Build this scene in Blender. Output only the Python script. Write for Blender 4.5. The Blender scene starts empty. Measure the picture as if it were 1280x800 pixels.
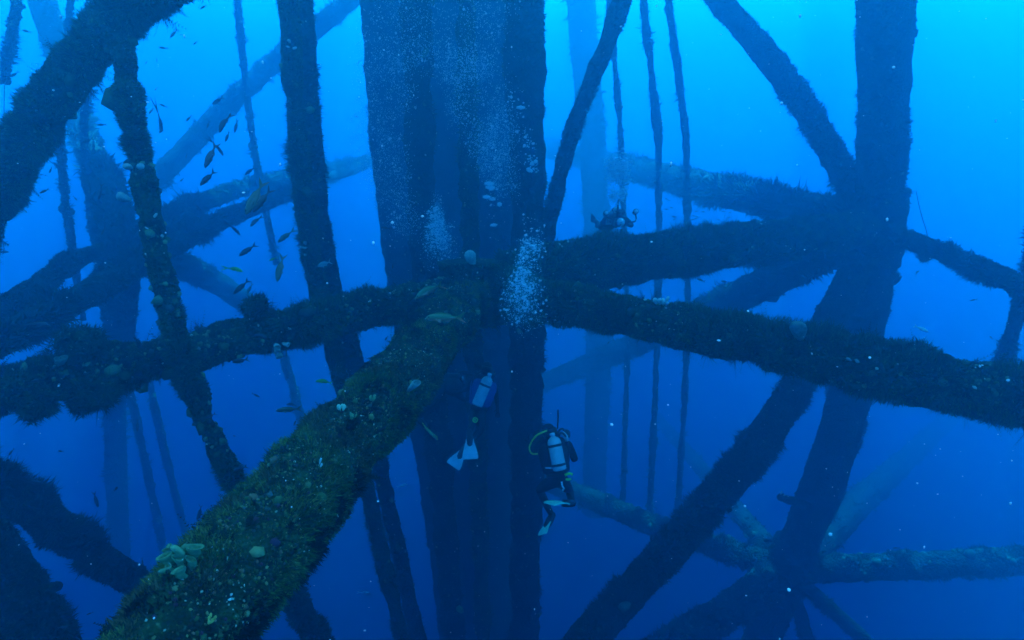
import bpy, bmesh, math, random
import numpy as np
from mathutils import Vector, Matrix, noise as mnoise

# ------------------------------------------------------------------ camera, light, exposure
SC = bpy.context.scene
COL = SC.collection
R = math.radians
PITCH = R(20)
FOC = 763.0                      # focal length in pixels of the 1280 wide photograph

cam_data = bpy.data.cameras.new('camera')
cam_data.sensor_width = 36.0
cam_data.lens = 36.0 * FOC / 1280.0
cam_data.clip_start = 0.05
cam_data.clip_end = 2000
cam = bpy.data.objects.new('camera', cam_data)
COL.objects.link(cam)
cam.location = (0, 0, 0)
cam.rotation_euler = (R(90) - PITCH, 0, 0)
SC.camera = cam

SUN_EL, SUN_AZ = R(62), R(15)    # azimuth measured from the view direction (+Y) towards the right (+X)
world = bpy.data.worlds.new('World')
SC.world = world
world.use_nodes = True
wn = world.node_tree
sky = wn.nodes.new('ShaderNodeTexSky')
sky.sky_type = 'NISHITA'
sky.sun_disc = False
sky.sun_elevation = SUN_EL
sky.sun_rotation = SUN_AZ
bg = wn.nodes['Background']
bg.inputs['Strength'].default_value = 0.06
wn.links.new(sky.outputs['Color'], bg.inputs['Color'])

sun_data = bpy.data.lights.new('sun', 'SUN')
sun_data.energy = 5.0
sun_data.angle = R(0.5)
sun_data.color = (1.0, 0.96, 0.9)
sun = bpy.data.objects.new('sun', sun_data)
COL.objects.link(sun)
sd = Vector((math.sin(SUN_AZ) * math.cos(SUN_EL), math.cos(SUN_AZ) * math.cos(SUN_EL), math.sin(SUN_EL)))
sun.rotation_euler = sd.to_track_quat('Z', 'Y').to_euler()
sun.location = sd * 60

SC.view_settings.view_transform = 'Standard'
SC.view_settings.look = 'None'
SC.view_settings.gamma = 1.0
SC.view_settings.use_curve_mapping = False
SC.view_settings.exposure = 4.3
SC.cycles.use_denoising = True
SC.cycles.max_bounces = 8
SC.cycles.volume_bounces = 3
SC.cycles.transparent_max_bounces = 24

WATER_TOP = 8.0                  # the camera hangs this far below the surface
WATER_DENSITY = 0.38
WATER_SCATTER = (0.004, 0.053, 0.075)
WATER_ABSORB = (0.28, 0.74, 0.86)
WATER_G = 0.74

# ------------------------------------------------------------------ helpers
CP, SP = math.cos(PITCH), math.sin(PITCH)
def ray(px, py):
    """direction (depth 1) of a photograph pixel in the world"""
    x = (px - 640) / FOC
    u = -(py - 400) / FOC
    return Vector((x, CP + u * SP, -SP + u * CP))
def P(px, py, depth):
    return ray(px, py) * depth
def PZ(px, py, z):
    r = ray(px, py)
    return r * (z / r.z)
def link(o):
    COL.objects.link(o); return o
def tag(o, label=None, cat=None, group=None, kind=None):
    if label: o['label'] = label
    if cat: o['category'] = cat
    if group: o['group'] = group
    if kind: o['kind'] = kind
    return o
def empty(name, loc=(0, 0, 0)):
    o = bpy.data.objects.new(name, None); o.location = loc; o.empty_display_size = 0.1
    return link(o)
def mesh_np(name, verts, faces, mat, parent=None, smooth=True):
    me = bpy.data.meshes.new(name)
    me.from_pydata(verts, [], faces)
    if smooth:
        me.polygons.foreach_set('use_smooth', [True] * len(me.polygons))
    o = bpy.data.objects.new(name, me)
    if mat: me.materials.append(mat)
    if parent: o.parent = parent
    return link(o)

def new_mat(name):
    m = bpy.data.materials.new(name); m.use_nodes = True
    nt = m.node_tree
    return m, nt, nt.nodes['Principled BSDF']
def plain(name, col, rough=0.6, metal=0.0, **kw):
    m, nt, b = new_mat(name)
    b.inputs['Base Color'].default_value = (*col, 1)
    b.inputs['Roughness'].default_value = rough
    b.inputs['Metallic'].default_value = metal
    return m

# ------------------------------------------------------------------ the sea water
hz = bmesh.new()
bmesh.ops.create_cube(hz, size=1)
me = bpy.data.meshes.new('haze'); hz.to_mesh(me); hz.free()
haze = link(bpy.data.objects.new('haze', me))
haze.scale = (360, 360, WATER_TOP + 60)
haze.location = (0, 60, (WATER_TOP - 60) / 2)
tag(haze, 'clear blue sea water fading the steelwork with distance', 'water', kind='stuff')
m = bpy.data.materials.new('sea_water'); m.use_nodes = True
nt = m.node_tree; nt.nodes.clear()
out = nt.nodes.new('ShaderNodeOutputMaterial')
pv = nt.nodes.new('ShaderNodeVolumePrincipled')
pv.inputs['Color'].default_value = (*WATER_SCATTER, 1)
pv.inputs['Absorption Color'].default_value = (*WATER_ABSORB, 1)
pv.inputs['Density'].default_value = WATER_DENSITY
pv.inputs['Anisotropy'].default_value = WATER_G
nt.links.new(pv.outputs[0], out.inputs['Volume'])
me.materials.append(m)

# ------------------------------------------------------------------ noise and fast meshes
rng = np.random.default_rng(7)
random.seed(7)
def _hash(ix, iy, iz, seed):
    n = (ix.astype(np.int64) * 374761393 + iy.astype(np.int64) * 668265263 + iz.astype(np.int64) * 2147483647 + seed * 974711) & 0x7fffffff
    n = ((n ^ (n >> 13)) * 1274126177) & 0x7fffffff
    return ((n ^ (n >> 16)) & 0xffff) / 65535.0
def vnoise(p, seed=0):
    """value noise 0..1 at an (n, 3) array of points"""
    i = np.floor(p).astype(np.int64); f = p - i
    f = f * f * (3 - 2 * f)
    r = 0
    for dx in (0, 1):
        for dy in (0, 1):
            for dz in (0, 1):
                w = (f[:, 0] if dx else 1 - f[:, 0]) * (f[:, 1] if dy else 1 - f[:, 1]) * (f[:, 2] if dz else 1 - f[:, 2])
                r = r + w * _hash(i[:, 0] + dx, i[:, 1] + dy, i[:, 2] + dz, seed)
    return r
def fbm(p, octaves=3, seed=0):
    a, t, s = 0, 0.0, 1.0
    for k in range(octaves):
        a = a + s * vnoise(p * (2.03 ** k), seed + k * 17); t += s; s *= 0.55
    return a / t

WORLD = {}
def fast_mesh(name, verts, faces_list, mats, parent=None, origin=(0, 0, 0), smooth=False, tint=None):
    """verts (n,3) in world space; faces_list = arrays of (m,3) and (m,4) indices"""
    origin = np.array(origin, float)
    me = bpy.data.meshes.new(name)
    me.vertices.add(len(verts))
    me.vertices.foreach_set('co', (np.asarray(verts, np.float32) - origin.astype(np.float32)).ravel())
    loops = np.concatenate([f.ravel() for f in faces_list]).astype(np.int32)
    sizes = np.concatenate([np.full(len(f), f.shape[1]) for f in faces_list]).astype(np.int32)
    starts = np.concatenate([[0], np.cumsum(sizes)[:-1]]).astype(np.int32)
    me.loops.add(len(loops)); me.loops.foreach_set('vertex_index', loops)
    me.polygons.add(len(sizes)); me.polygons.foreach_set('loop_start', starts)
    if smooth: me.polygons.foreach_set('use_smooth', np.ones(len(sizes), bool))
    me.update(calc_edges=True)
    if tint is not None:
        at = me.attributes.new('tint', 'FLOAT_COLOR', 'POINT')
        at.data.foreach_set('color', np.concatenate([tint, np.ones((len(tint), 1))], 1).astype(np.float32).ravel())
    for m_ in (mats if isinstance(mats, (list, tuple)) else [mats]): me.materials.append(m_)
    o = bpy.data.objects.new(name, me)
    link(o)
    par = np.array(WORLD.get(parent.name, (0, 0, 0))) if parent else np.zeros(3)
    o.location = tuple(origin - par)
    if parent: o.parent = parent
    WORLD[o.name] = tuple(origin)
    return o
def thing(name, loc, label, cat, group=None, kind=None):
    o = empty(name, loc); WORLD[o.name] = tuple(loc)
    return tag(o, label, cat, group, kind)

# ------------------------------------------------------------------ materials
def growth_base(name, dark, mid, pale, scale=5.0, pale_amt=0.62):
    m, nt, b = new_mat(name)
    N = nt.nodes
    geo = N.new('ShaderNodeNewGeometry')
    n1 = N.new('ShaderNodeTexNoise'); n1.inputs['Scale'].default_value = scale; n1.inputs['Detail'].default_value = 6
    n2 = N.new('ShaderNodeTexNoise'); n2.inputs['Scale'].default_value = scale * 3.2; n2.inputs['Detail'].default_value = 4
    v = N.new('ShaderNodeTexVoronoi'); v.inputs['Scale'].default_value = scale * 5
    for t in (n1, n2, v): nt.links.new(geo.outputs['Position'], t.inputs['Vector'])
    r1 = N.new('ShaderNodeValToRGB')
    r1.color_ramp.elements[0].position = 0.38; r1.color_ramp.elements[0].color = (*dark, 1)
    r1.color_ramp.elements[1].position = 0.68; r1.color_ramp.elements[1].color = (*mid, 1)
    nt.links.new(n1.outputs['Fac'], r1.inputs['Fac'])
    r2 = N.new('ShaderNodeValToRGB')
    r2.color_ramp.elements[0].position = pale_amt; r2.color_ramp.elements[0].color = (0, 0, 0, 1)
    r2.color_ramp.elements[1].position = pale_amt + 0.1; r2.color_ramp.elements[1].color = (1, 1, 1, 1)
    nt.links.new(n2.outputs['Fac'], r2.inputs['Fac'])
    mx = N.new('ShaderNodeMixRGB'); mx.inputs['Color2'].default_value = (*pale, 1)
    nt.links.new(r2.outputs['Color'], mx.inputs['Fac']); nt.links.new(r1.outputs['Color'], mx.inputs['Color1'])
    nt.links.new(mx.outputs['Color'], b.inputs['Base Color'])
    b.inputs['Roughness'].default_value = 0.95
    b.inputs['Specular IOR Level'].default_value = 0.1
    bump = N.new('ShaderNodeBump'); bump.inputs['Strength'].default_value = 0.9; bump.inputs['Distance'].default_value = 0.05
    ad = N.new('ShaderNodeMath'); ad.operation = 'ADD'
    nt.links.new(n2.outputs['Fac'], ad.inputs[0]); nt.links.new(v.outputs['Distance'], ad.inputs[1])
    nt.links.new(ad.outputs[0], bump.inputs['Height']); nt.links.new(bump.outputs['Normal'], b.inputs['Normal'])
    return m
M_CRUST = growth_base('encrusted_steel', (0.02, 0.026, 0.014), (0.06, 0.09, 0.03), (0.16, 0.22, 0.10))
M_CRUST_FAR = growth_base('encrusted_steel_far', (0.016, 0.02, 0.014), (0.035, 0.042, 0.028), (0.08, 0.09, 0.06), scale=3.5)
def tint_mat(name, rough=0.9, spec=0.1):
    m, nt, b = new_mat(name)
    a = nt.nodes.new('ShaderNodeAttribute'); a.attribute_name = 'tint'
    n = nt.nodes.new('ShaderNodeTexNoise'); n.inputs['Scale'].default_value = 30
    geo = nt.nodes.new('ShaderNodeNewGeometry'); nt.links.new(geo.outputs['Position'], n.inputs['Vector'])
    mp = nt.nodes.new('ShaderNodeMapRange'); mp.inputs['To Min'].default_value = 0.55; mp.inputs['To Max'].default_value = 1.45
    nt.links.new(n.outputs['Fac'], mp.inputs['Value'])
    mx = nt.nodes.new('ShaderNodeVectorMath'); mx.operation = 'SCALE'
    nt.links.new(a.outputs['Color'], mx.inputs[0]); nt.links.new(mp.outputs['Result'], mx.inputs['Scale'])
    nt.links.new(mx.outputs['Vector'], b.inputs['Base Color'])
    b.inputs['Roughness'].default_value = rough; b.inputs['Specular IOR Level'].default_value = spec
    return m
M_TUFT = tint_mat('hydroid_tufts')
M_LUMP = tint_mat('encrusting_animals', 0.8, 0.2)
def mottled(name, c1, c2, scale=20, rough=0.8):
    m, nt, b = new_mat(name)
    n = nt.nodes.new('ShaderNodeTexNoise'); n.inputs['Scale'].default_value = scale; n.inputs['Detail'].default_value = 5
    tc = nt.nodes.new('ShaderNodeTexCoord'); nt.links.new(tc.outputs['Object'], n.inputs['Vector'])
    r = nt.nodes.new('ShaderNodeValToRGB')
    r.color_ramp.elements[0].position = 0.35; r.color_ramp.elements[0].color = (*c1, 1)
    r.color_ramp.elements[1].position = 0.65; r.color_ramp.elements[1].color = (*c2, 1)
    nt.links.new(n.outputs['Fac'], r.inputs['Fac']); nt.links.new(r.outputs['Color'], b.inputs['Base Color'])
    b.inputs['Roughness'].default_value = rough
    bp = nt.nodes.new('ShaderNodeBump'); bp.inputs['Strength'].default_value = 0.5; bp.inputs['Distance'].default_value = 0.01
    nt.links.new(n.outputs['Fac'], bp.inputs['Height']); nt.links.new(bp.outputs['Normal'], b.inputs['Normal'])
    return m

# ------------------------------------------------------------------ grown-over pipes
def smooth_path(pts, step):
    pts = [np.array(p, float) for p in pts]
    if len(pts) > 2:
        q = [2 * pts[0] - pts[1]] + pts + [2 * pts[-1] - pts[-2]]
        dense = []
        for i in range(1, len(q) - 2):
            p0, p1, p2, p3 = q[i - 1:i + 3]
            n = max(2, int(np.linalg.norm(p2 - p1) / step))
            for t in np.linspace(0, 1, n, endpoint=False):
                dense.append(0.5 * (2 * p1 + (p2 - p0) * t + (2 * p0 - 5 * p1 + 4 * p2 - p3) * t * t + (3 * p1 - p0 - 3 * p2 + p3) * t ** 3))
        dense.append(pts[-1])
        return np.array(dense)
    n = max(2, int(np.linalg.norm(pts[1] - pts[0]) / step) + 1)
    return np.linspace(pts[0], pts[1], n)
GRIDS = {}
def pipe_grid(pts, r0, r1, step, seg, lump, seed, lump_scale):
    c = smooth_path(pts, step)
    n = len(c)
    t = np.gradient(c, axis=0); t /= np.linalg.norm(t, axis=1)[:, None]
    ref = np.array([0.0, 0.0, 1.0]) if abs(t[0][2]) < 0.8 else np.array([0.0, 1.0, 0.0])
    u = np.cross(t, ref); u /= np.linalg.norm(u, axis=1)[:, None]
    v = np.cross(u, t)
    a = np.linspace(0, 2 * math.pi, seg, endpoint=False)
    dirs = u[:, None, :] * np.cos(a)[None, :, None] + v[:, None, :] * np.sin(a)[None, :, None]
    rad = np.linspace(r0, r1, n)[:, None]
    base = c[:, None, :] + dirs * rad[:, :, None]
    q = base.reshape(-1, 3)
    d = (fbm(q * lump_scale, 4, seed) - 0.45) * 2.0
    d2 = np.clip(fbm(q * lump_scale * 0.33, 2, seed + 5) - 0.45, -0.3, 0.4) * 1.6
    grid = base + dirs * ((d + d2) * lump).reshape(n, seg)[:, :, None]
    return c, dirs, grid
def pipe(name, pts, r, parent=None, mat=None, lump=0.06, step=0.12, seg=32, seed=1, r1=None, lump_scale=3.0,
         tufts=0, tl=0.07, tw=0.012, lumps=0, palette=None, lump_size=0.025, label=None, cat=None, group=None, near=False, droop=0.0, side=None, bushes=0, rich=False):
    pts = [np.array(p) for p in pts]
    if tufts:                                    # r is the outline the eye sees; the steel lies under the growth
        cut = min(0.6 * tl + 0.5 * lump, 0.4 * r)
        r -= cut; r1 = None if r1 is None else r1 - cut
    tl *= 1.15
    c, dirs, grid = pipe_grid(pts, r, r if r1 is None else r1, step, seg, lump, seed, lump_scale)
    n = len(c)
    idx = np.arange(n * seg).reshape(n, seg)
    a = idx[:-1]; b = idx[1:]
    quads = np.stack([a, np.roll(a, -1, 1), np.roll(b, -1, 1), b], -1).reshape(-1, 4)
    verts = np.concatenate([grid.reshape(-1, 3), c[:1], c[-1:]])
    k0, k1 = n * seg, n * seg + 1
    caps = np.concatenate([np.stack([np.roll(idx[0], -1), idx[0], np.full(seg, k0)], 1), np.stack([idx[-1], np.roll(idx[-1], -1), np.full(seg, k1)], 1)])
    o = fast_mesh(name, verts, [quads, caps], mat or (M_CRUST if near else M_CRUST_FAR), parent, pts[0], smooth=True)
    if label: tag(o, label, cat, group, 'thing')
    # where on the surface: only the half that is not buried counts, all round
    def surf(m, power=1.0):
        fs = rng.random(m) * (n - 1.001); fa = rng.random(m) * seg
        i = fs.astype(int); j = fa.astype(int); ts = (fs - i)[:, None]; ta = (fa - j)[:, None]; j2 = (j + 1) % seg
        p = (grid[i, j] * (1 - ts) + grid[i + 1, j] * ts) * (1 - ta) + (grid[i, j2] * (1 - ts) + grid[i + 1, j2] * ts) * ta
        nn = dirs[i, j] * (1 - ta) + dirs[i, j2] * ta
        return p, nn
    if tufts:
        p, nn = surf(tufts)
        clump = fbm(p * 4.0, 2, seed + 31)
        keep = rng.random(len(p)) < np.clip((clump - 0.28) * 3.2, 0.12, 1)
        p, nn, clump = p[keep], nn[keep], clump[keep]
        m = len(p)
        L = 0.8 * tl * (0.35 + 1.25 * rng.random(m) ** 1.6) * (0.5 + 1.1 * np.clip((clump - 0.3) * 2.2, 0, 1.3))
        patch = fbm(p * 1.1, 3, seed + 13)
        L *= np.clip((patch - 0.36) * 5.0, 0.28, 1.35)
        if side is not None:
            L *= 0.35 + 0.65 * np.clip(nn @ np.array(side) * 1.2 + 0.55, 0, 1)
        rnd = rng.normal(size=(m, 3))
        d1 = nn + rnd * 0.38 + np.array([0, 0, 0.15]); d1 /= np.linalg.norm(d1, axis=1)[:, None]
        d2 = d1 + rng.normal(size=(m, 3)) * 0.45 + np.array([0, 0, -droop]); d2 /= np.linalg.norm(d2, axis=1)[:, None]
        w = np.cross(d1, rng.normal(size=(m, 3))); w /= np.linalg.norm(w, axis=1)[:, None] + 1e-9
        w *= (tw * (0.5 + rng.random(m)))[:, None]
        b0 = p - nn * 0.01; mid = p + d1 * (L * 0.5)[:, None]; tip = mid + d2 * (L * 0.5)[:, None]
        V = np.stack([b0 - w, b0 + w, mid + w * 0.8, mid - w * 0.8, tip], 1).reshape(-1, 3)
        k = np.arange(m)[:, None] * 5
        Q = k + np.array([[0, 1, 2, 3]]); T = k + np.array([[3, 2, 4]])
        base_c = np.array([[0.035, 0.045, 0.022], [0.06, 0.075, 0.03], [0.025, 0.03, 0.02], [0.09, 0.10, 0.05], [0.05, 0.05, 0.045]])
        ci = base_c[rng.choice(5, m, p=[0.34, 0.26, 0.22, 0.06, 0.12])]
        if near: ci = ci * np.array([1.4, 1.75, 1.15])  # near growth tinted brighter and greener, standing in for camera flash light
        zone = fbm(p * 1.3, 2, seed + 77)[:, None]
        ci = ci * (0.45 + 1.1 * zone)
        if rich:                                 # patches of olive, yellowish and brown animals on the nearest brace
            z2 = fbm(p * 3.1, 3, seed + 101)[:, None]; z3 = fbm(p * 2.3, 3, seed + 131)[:, None]
            ci = np.where(z2 > 0.56, np.array([[0.17, 0.15, 0.06]]) * (0.5 + rng.random((m, 1))), ci)
            ci = np.where(z3 > 0.60, np.array([[0.13, 0.08, 0.05]]) * (0.5 + rng.random((m, 1))), ci)
            ci = ci * np.array([1.1, 1.2, 0.8])
            ci = np.where((z2 < 0.40), np.array([[0.012, 0.016, 0.012]]), ci)
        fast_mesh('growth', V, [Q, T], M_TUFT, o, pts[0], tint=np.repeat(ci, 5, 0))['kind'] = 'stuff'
    if bushes:                                   # feathery sprigs that break up the outline
        p, nn = surf(bushes)
        VV, QQ, TT, CC, base = [], [], [], [], 0
        for q, d in zip(p, nn):
            H = tl * (1.0 + 1.6 * rng.random() ** 2)
            hue = np.array([0.04, 0.048, 0.026]) * (0.6 + 0.8 * rng.random())
            for stem in range(rng.integers(3, 7)):
                g = d + rng.normal(size=3) * 0.55; g /= np.linalg.norm(g)
                nseg = 9
                bend = rng.normal(size=3) * 0.35
                ts = np.linspace(0.1, 1, nseg)
                pos = q + (g[None] * ts[:, None] + bend[None] * (ts ** 2)[:, None]) * H * (0.6 + 0.5 * rng.random())
                sidev = np.cross(g, rng.normal(size=3)); sidev /= np.linalg.norm(sidev)
                for i_, c_ in enumerate(pos):
                    for sg in (-1, 1):
                        bl = H * 0.28 * (1.1 - ts[i_])+ 0.006
                        tip = c_ + (sidev * sg * 0.8 + g * 0.6 + rng.normal(size=3) * 0.25) * bl
                        w_ = g * 0.0035 + 0.0015
                        VV += [c_ - w_, c_ + w_, tip]; TT.append([base, base + 1, base + 2]); CC += [hue] * 3; base += 3
                st = np.cross(g, sidev) * 0.003 + sidev * 0.002
                VV += [q - st, q + st, pos[-1]]; TT.append([base, base + 1, base + 2]); CC += [hue] * 3; base += 3
        fast_mesh('feathery_sprigs', np.array(VV), [np.array(TT)], M_TUFT, o, pts[0], tint=np.array(CC))['kind'] = 'stuff'
    if lumps:
        p, nn = surf(lumps)
        zone = fbm(p * 1.9, 2, seed + 55)
        keep = rng.random(len(p)) < np.clip((zone - 0.3) * 3, 0.15, 1)
        p, nn = p[keep], nn[keep]; m = len(p)
        bmi = bmesh.new(); bmesh.ops.create_icosphere(bmi, subdivisions=1, radius=1)
        iv = np.array([q.co[:] for q in bmi.verts]); fi = np.array([[q.index for q in f.verts] for f in bmi.faces]); bmi.free()
        pal = np.array([q[0] for q in palette]); pw = np.array([q[1] for q in palette], float); pw /= pw.sum()
        ci = pal[rng.choice(len(pal), m, p=pw)] * (0.7 + 0.6 * rng.random((m, 1)))
        pale_zone = fbm(p * 2.6, 2, seed + 88)[:, None]          # pale shells keep together
        ci = np.where((ci.max(1, keepdims=True) > 0.33) & (pale_zone < 0.5), ci * 0.16, ci)
        s = lump_size * (0.35 + 1.1 * rng.random(m) ** 2.2) * np.where(rng.random(m) < 0.03, 2.6, 1.0)
        s = np.where(ci.max(1) > 0.3, np.minimum(s, lump_size * 0.85), s)      # pale shells stay small
        rot = np.linalg.qr(rng.normal(size=(m, 3, 3)))[0]
        sc = s[:, None] * (0.6 + 0.7 * rng.random((m, 3)))
        jit = 1 + 0.5 * (rng.random((m, len(iv), 1)) - 0.5)
        V = np.einsum('mij,mkj->mki', rot, iv[None] * jit * sc[:, None, :]) + p[:, None, :]
        F = fi[None] + (np.arange(m) * len(iv))[:, None, None]
        fast_mesh('encrusting_animals', V.reshape(-1, 3), [F.reshape(-1, 3)], M_LUMP, o, pts[0], smooth=True, tint=np.repeat(np.clip(ci, 0, 0.85), len(iv), 0))['kind'] = 'stuff'
    return o
PAL_DULL = [((0.03, 0.035, 0.02), 4), ((0.08, 0.10, 0.035), 3), ((0.2, 0.23, 0.10), 1.6), ((0.5, 0.55, 0.45), 0.9)]
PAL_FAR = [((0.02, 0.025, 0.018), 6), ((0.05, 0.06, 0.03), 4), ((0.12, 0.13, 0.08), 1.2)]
PAL_RICH = [((0.02, 0.025, 0.016), 5), ((0.08, 0.10, 0.03), 5), ((0.26, 0.24, 0.09), 3.0), ((0.30, 0.16, 0.08), 1.8), ((0.40, 0.52, 0.38), 2.2), ((0.62, 0.7, 0.6), 0.7), ((0.10, 0.03, 0.05), 1.2)]

# ------------------------------------------------------------------ the platform's steel jacket
Z1, Z2 = -2.9, -13.0
N0 = PZ(600, 358, Z1)
NR = PZ(1095, 284, Z1)
NRL = P(985, 712, 17.6)
NL = PZ(150, 305, Z1)
JO = (0, 13, -16)
jacket = thing('platform_jacket', JO, 'huge steel jacket of an oil platform, its braces and legs overgrown', 'oil platform', kind='thing')

# the level frame the divers swim round
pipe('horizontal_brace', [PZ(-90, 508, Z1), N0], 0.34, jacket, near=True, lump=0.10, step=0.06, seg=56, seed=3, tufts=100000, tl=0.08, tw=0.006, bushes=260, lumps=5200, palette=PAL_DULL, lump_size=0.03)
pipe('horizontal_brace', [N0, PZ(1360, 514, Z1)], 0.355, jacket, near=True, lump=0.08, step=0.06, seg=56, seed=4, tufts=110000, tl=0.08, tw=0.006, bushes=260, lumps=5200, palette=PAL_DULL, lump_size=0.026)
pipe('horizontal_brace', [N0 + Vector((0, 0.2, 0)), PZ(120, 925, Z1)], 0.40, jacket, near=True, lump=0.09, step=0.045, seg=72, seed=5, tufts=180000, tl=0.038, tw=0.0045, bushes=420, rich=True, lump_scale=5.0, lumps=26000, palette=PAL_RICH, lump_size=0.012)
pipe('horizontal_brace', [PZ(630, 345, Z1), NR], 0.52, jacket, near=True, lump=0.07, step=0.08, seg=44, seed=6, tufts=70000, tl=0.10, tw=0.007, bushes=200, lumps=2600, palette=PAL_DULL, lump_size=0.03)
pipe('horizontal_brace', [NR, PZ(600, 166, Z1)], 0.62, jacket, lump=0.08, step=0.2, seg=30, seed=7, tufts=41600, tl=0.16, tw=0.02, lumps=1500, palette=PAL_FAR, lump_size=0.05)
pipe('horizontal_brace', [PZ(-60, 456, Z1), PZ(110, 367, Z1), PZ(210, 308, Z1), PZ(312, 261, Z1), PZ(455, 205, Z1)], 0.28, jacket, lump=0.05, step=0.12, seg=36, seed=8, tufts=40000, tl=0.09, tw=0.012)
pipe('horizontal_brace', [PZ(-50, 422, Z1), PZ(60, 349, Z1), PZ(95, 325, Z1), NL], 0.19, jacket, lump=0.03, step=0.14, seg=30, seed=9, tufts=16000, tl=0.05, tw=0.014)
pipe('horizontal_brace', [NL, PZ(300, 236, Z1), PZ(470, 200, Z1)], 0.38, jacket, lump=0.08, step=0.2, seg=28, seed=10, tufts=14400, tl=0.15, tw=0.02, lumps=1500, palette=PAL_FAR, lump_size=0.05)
pipe('horizontal_brace', [NR, PZ(1215, 330, Z1), PZ(1350, 395, Z1)], 0.25, jacket, lump=0.06, step=0.1, seg=28, seed=11, tufts=16000, tl=0.10, tw=0.012)
# legs
leg_r = pipe('leg', [P(1100, -140, 11.7), P(1107, 20, 12.4), NR, P(1060, 500, 15.7), P(1022, 620, 16.7), NRL, P(915, 900, 19.2)], 0.56, jacket, lump=0.06, step=0.12, seg=40, seed=12, tufts=42000, tl=0.06, tw=0.010, lumps=2200, palette=PAL_FAR, lump_size=0.035)
pipe('leg', [P(10, -110, 17.2), P(52, 0, 17.6), P(105, 170, 18.6), NL, P(143, 500, 21.5), P(150, 720, 24)], 0.44, jacket, lump=0.04, step=0.18, seg=30, seed=13, tufts=12000, tl=0.13, tw=0.02)
pipe('leg', [P(-120, 560, 6.4), P(-10, 705, 6.6), P(110, 900, 7.0)], 0.36, jacket, lump=0.05, step=0.08, seg=40, seed=14, tufts=26000, tl=0.06, tw=0.006)
pipe('leg', [P(722, -80, 26), P(728, 30, 27), P(744, 230, 29), P(748, 420, 31), P(742, 640, 34)], 0.75, jacket, lump=0.09, step=0.3, seg=26, seed=15, tufts=7000, tl=0.18, tw=0.03)
# diagonals
pipe('diagonal_brace', [NR, P(985, 500, 13.4), P(870, 650, 12.6), P(705, 830, 11.8)], 0.41, jacket, lump=0.06, step=0.1, seg=40, seed=16, tufts=40000, tl=0.09, tw=0.01, lumps=1800, palette=PAL_FAR, lump_size=0.035)
pipe('diagonal_brace', [P(840, -70, 16.5), P(985, 105, 14.8), NR], 0.35, jacket, lump=0.05, step=0.12, seg=32, seed=17, tufts=16000, tl=0.08, tw=0.012)
pipe('diagonal_brace', [NR, P(940, 362, 18), P(700, 470, 30), P(560, 520, 42)], 0.55, jacket, lump=0.07, step=0.2, seg=28, seed=18, tufts=14400, tl=0.12, tw=0.02, lumps=1500, palette=PAL_FAR, lump_size=0.05)
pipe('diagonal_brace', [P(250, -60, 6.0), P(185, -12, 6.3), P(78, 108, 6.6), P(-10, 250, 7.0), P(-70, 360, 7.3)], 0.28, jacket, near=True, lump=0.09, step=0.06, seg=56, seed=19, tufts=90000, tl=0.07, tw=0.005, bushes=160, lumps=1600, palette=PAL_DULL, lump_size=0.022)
pipe('diagonal_brace', [P(475, -30, 23), P(320, 98, 22), P(170, 252, 20.5)], 0.42, jacket, lump=0.06, step=0.2, seg=28, seed=20, tufts=7000, tl=0.12, tw=0.02)
pipe('diagonal_brace', [NL, P(265, 350, 22), P(360, 420, 24)], 0.5, jacket, lump=0.06, step=0.2, seg=26, seed=21, tufts=4000, tl=0.12, tw=0.02)
pipe('diagonal_brace', [P(-70, 575, 7.6), P(10, 618, 8.0), P(110, 690, 8.6), P(260, 780, 9.6)], 0.28, jacket, lump=0.10, step=0.07, seg=44, seed=22, tufts=46000, tl=0.10, tw=0.007)
pipe('diagonal_brace', [P(335, 690, 8.6), P(372, 755, 9.0), P(440, 880, 9.8)], 0.24, jacket, lump=0.06, step=0.08, seg=30, seed=23, tufts=9000, tl=0.06, tw=0.008)
pipe('diagonal_brace', [P(800, -70, 12.2), P(764, 40, 12.7), P(715, 165, 13.4), P(682, 300, 14.2)], 0.22, jacket, lump=0.05, step=0.1, seg=26, seed=24, tufts=10000, tl=0.06, tw=0.01)
pipe('diagonal_brace', [P(1325, 190, 10.2), P(1285, 350, 10.9), P(1240, 495, 11.8)], 0.19, jacket, lump=0.05, step=0.1, seg=24, seed=25, tufts=7000, tl=0.07, tw=0.01)
# the next level down
pipe('horizontal_brace', [NRL, P(1130, 707, 17.2), P(1360, 698, 15.8)], 0.42, jacket, lump=0.07, step=0.14, seg=32, seed=26, tufts=25600, tl=0.11, tw=0.014, lumps=1500, palette=PAL_FAR, lump_size=0.05)
pipe('horizontal_brace', [NRL, P(860, 672, 19.5), P(640, 585, 24)], 0.42, jacket, lump=0.06, step=0.16, seg=28, seed=27, tufts=14400, tl=0.10, tw=0.016, lumps=1500, palette=PAL_FAR, lump_size=0.05)
pipe('diagonal_brace', [NRL, P(900, 770, 16.6), P(760, 860, 15.4)], 0.52, jacket, lump=0.06, step=0.14, seg=34, seed=28, tufts=19200, tl=0.10, tw=0.014, lumps=1500, palette=PAL_FAR, lump_size=0.05)
pipe('diagonal_brace', [NRL, P(1022, 850, 18.6)], 0.26, jacket, lump=0.05, step=0.14, seg=24, seed=29, tufts=3000, tl=0.08, tw=0.014)
pipe('diagonal_brace', [NRL, P(1125, 840, 19.2)], 0.26, jacket, lump=0.05, step=0.14, seg=24, seed=30, tufts=4000, tl=0.08, tw=0.014)
pipe('diagonal_brace', [NRL, P(1190, 520, 48)], 0.62, jacket, lump=0.08, step=0.25, seg=26, seed=31, tufts=8000, tl=0.14, tw=0.025, lumps=1500, palette=PAL_FAR, lump_size=0.05)
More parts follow.
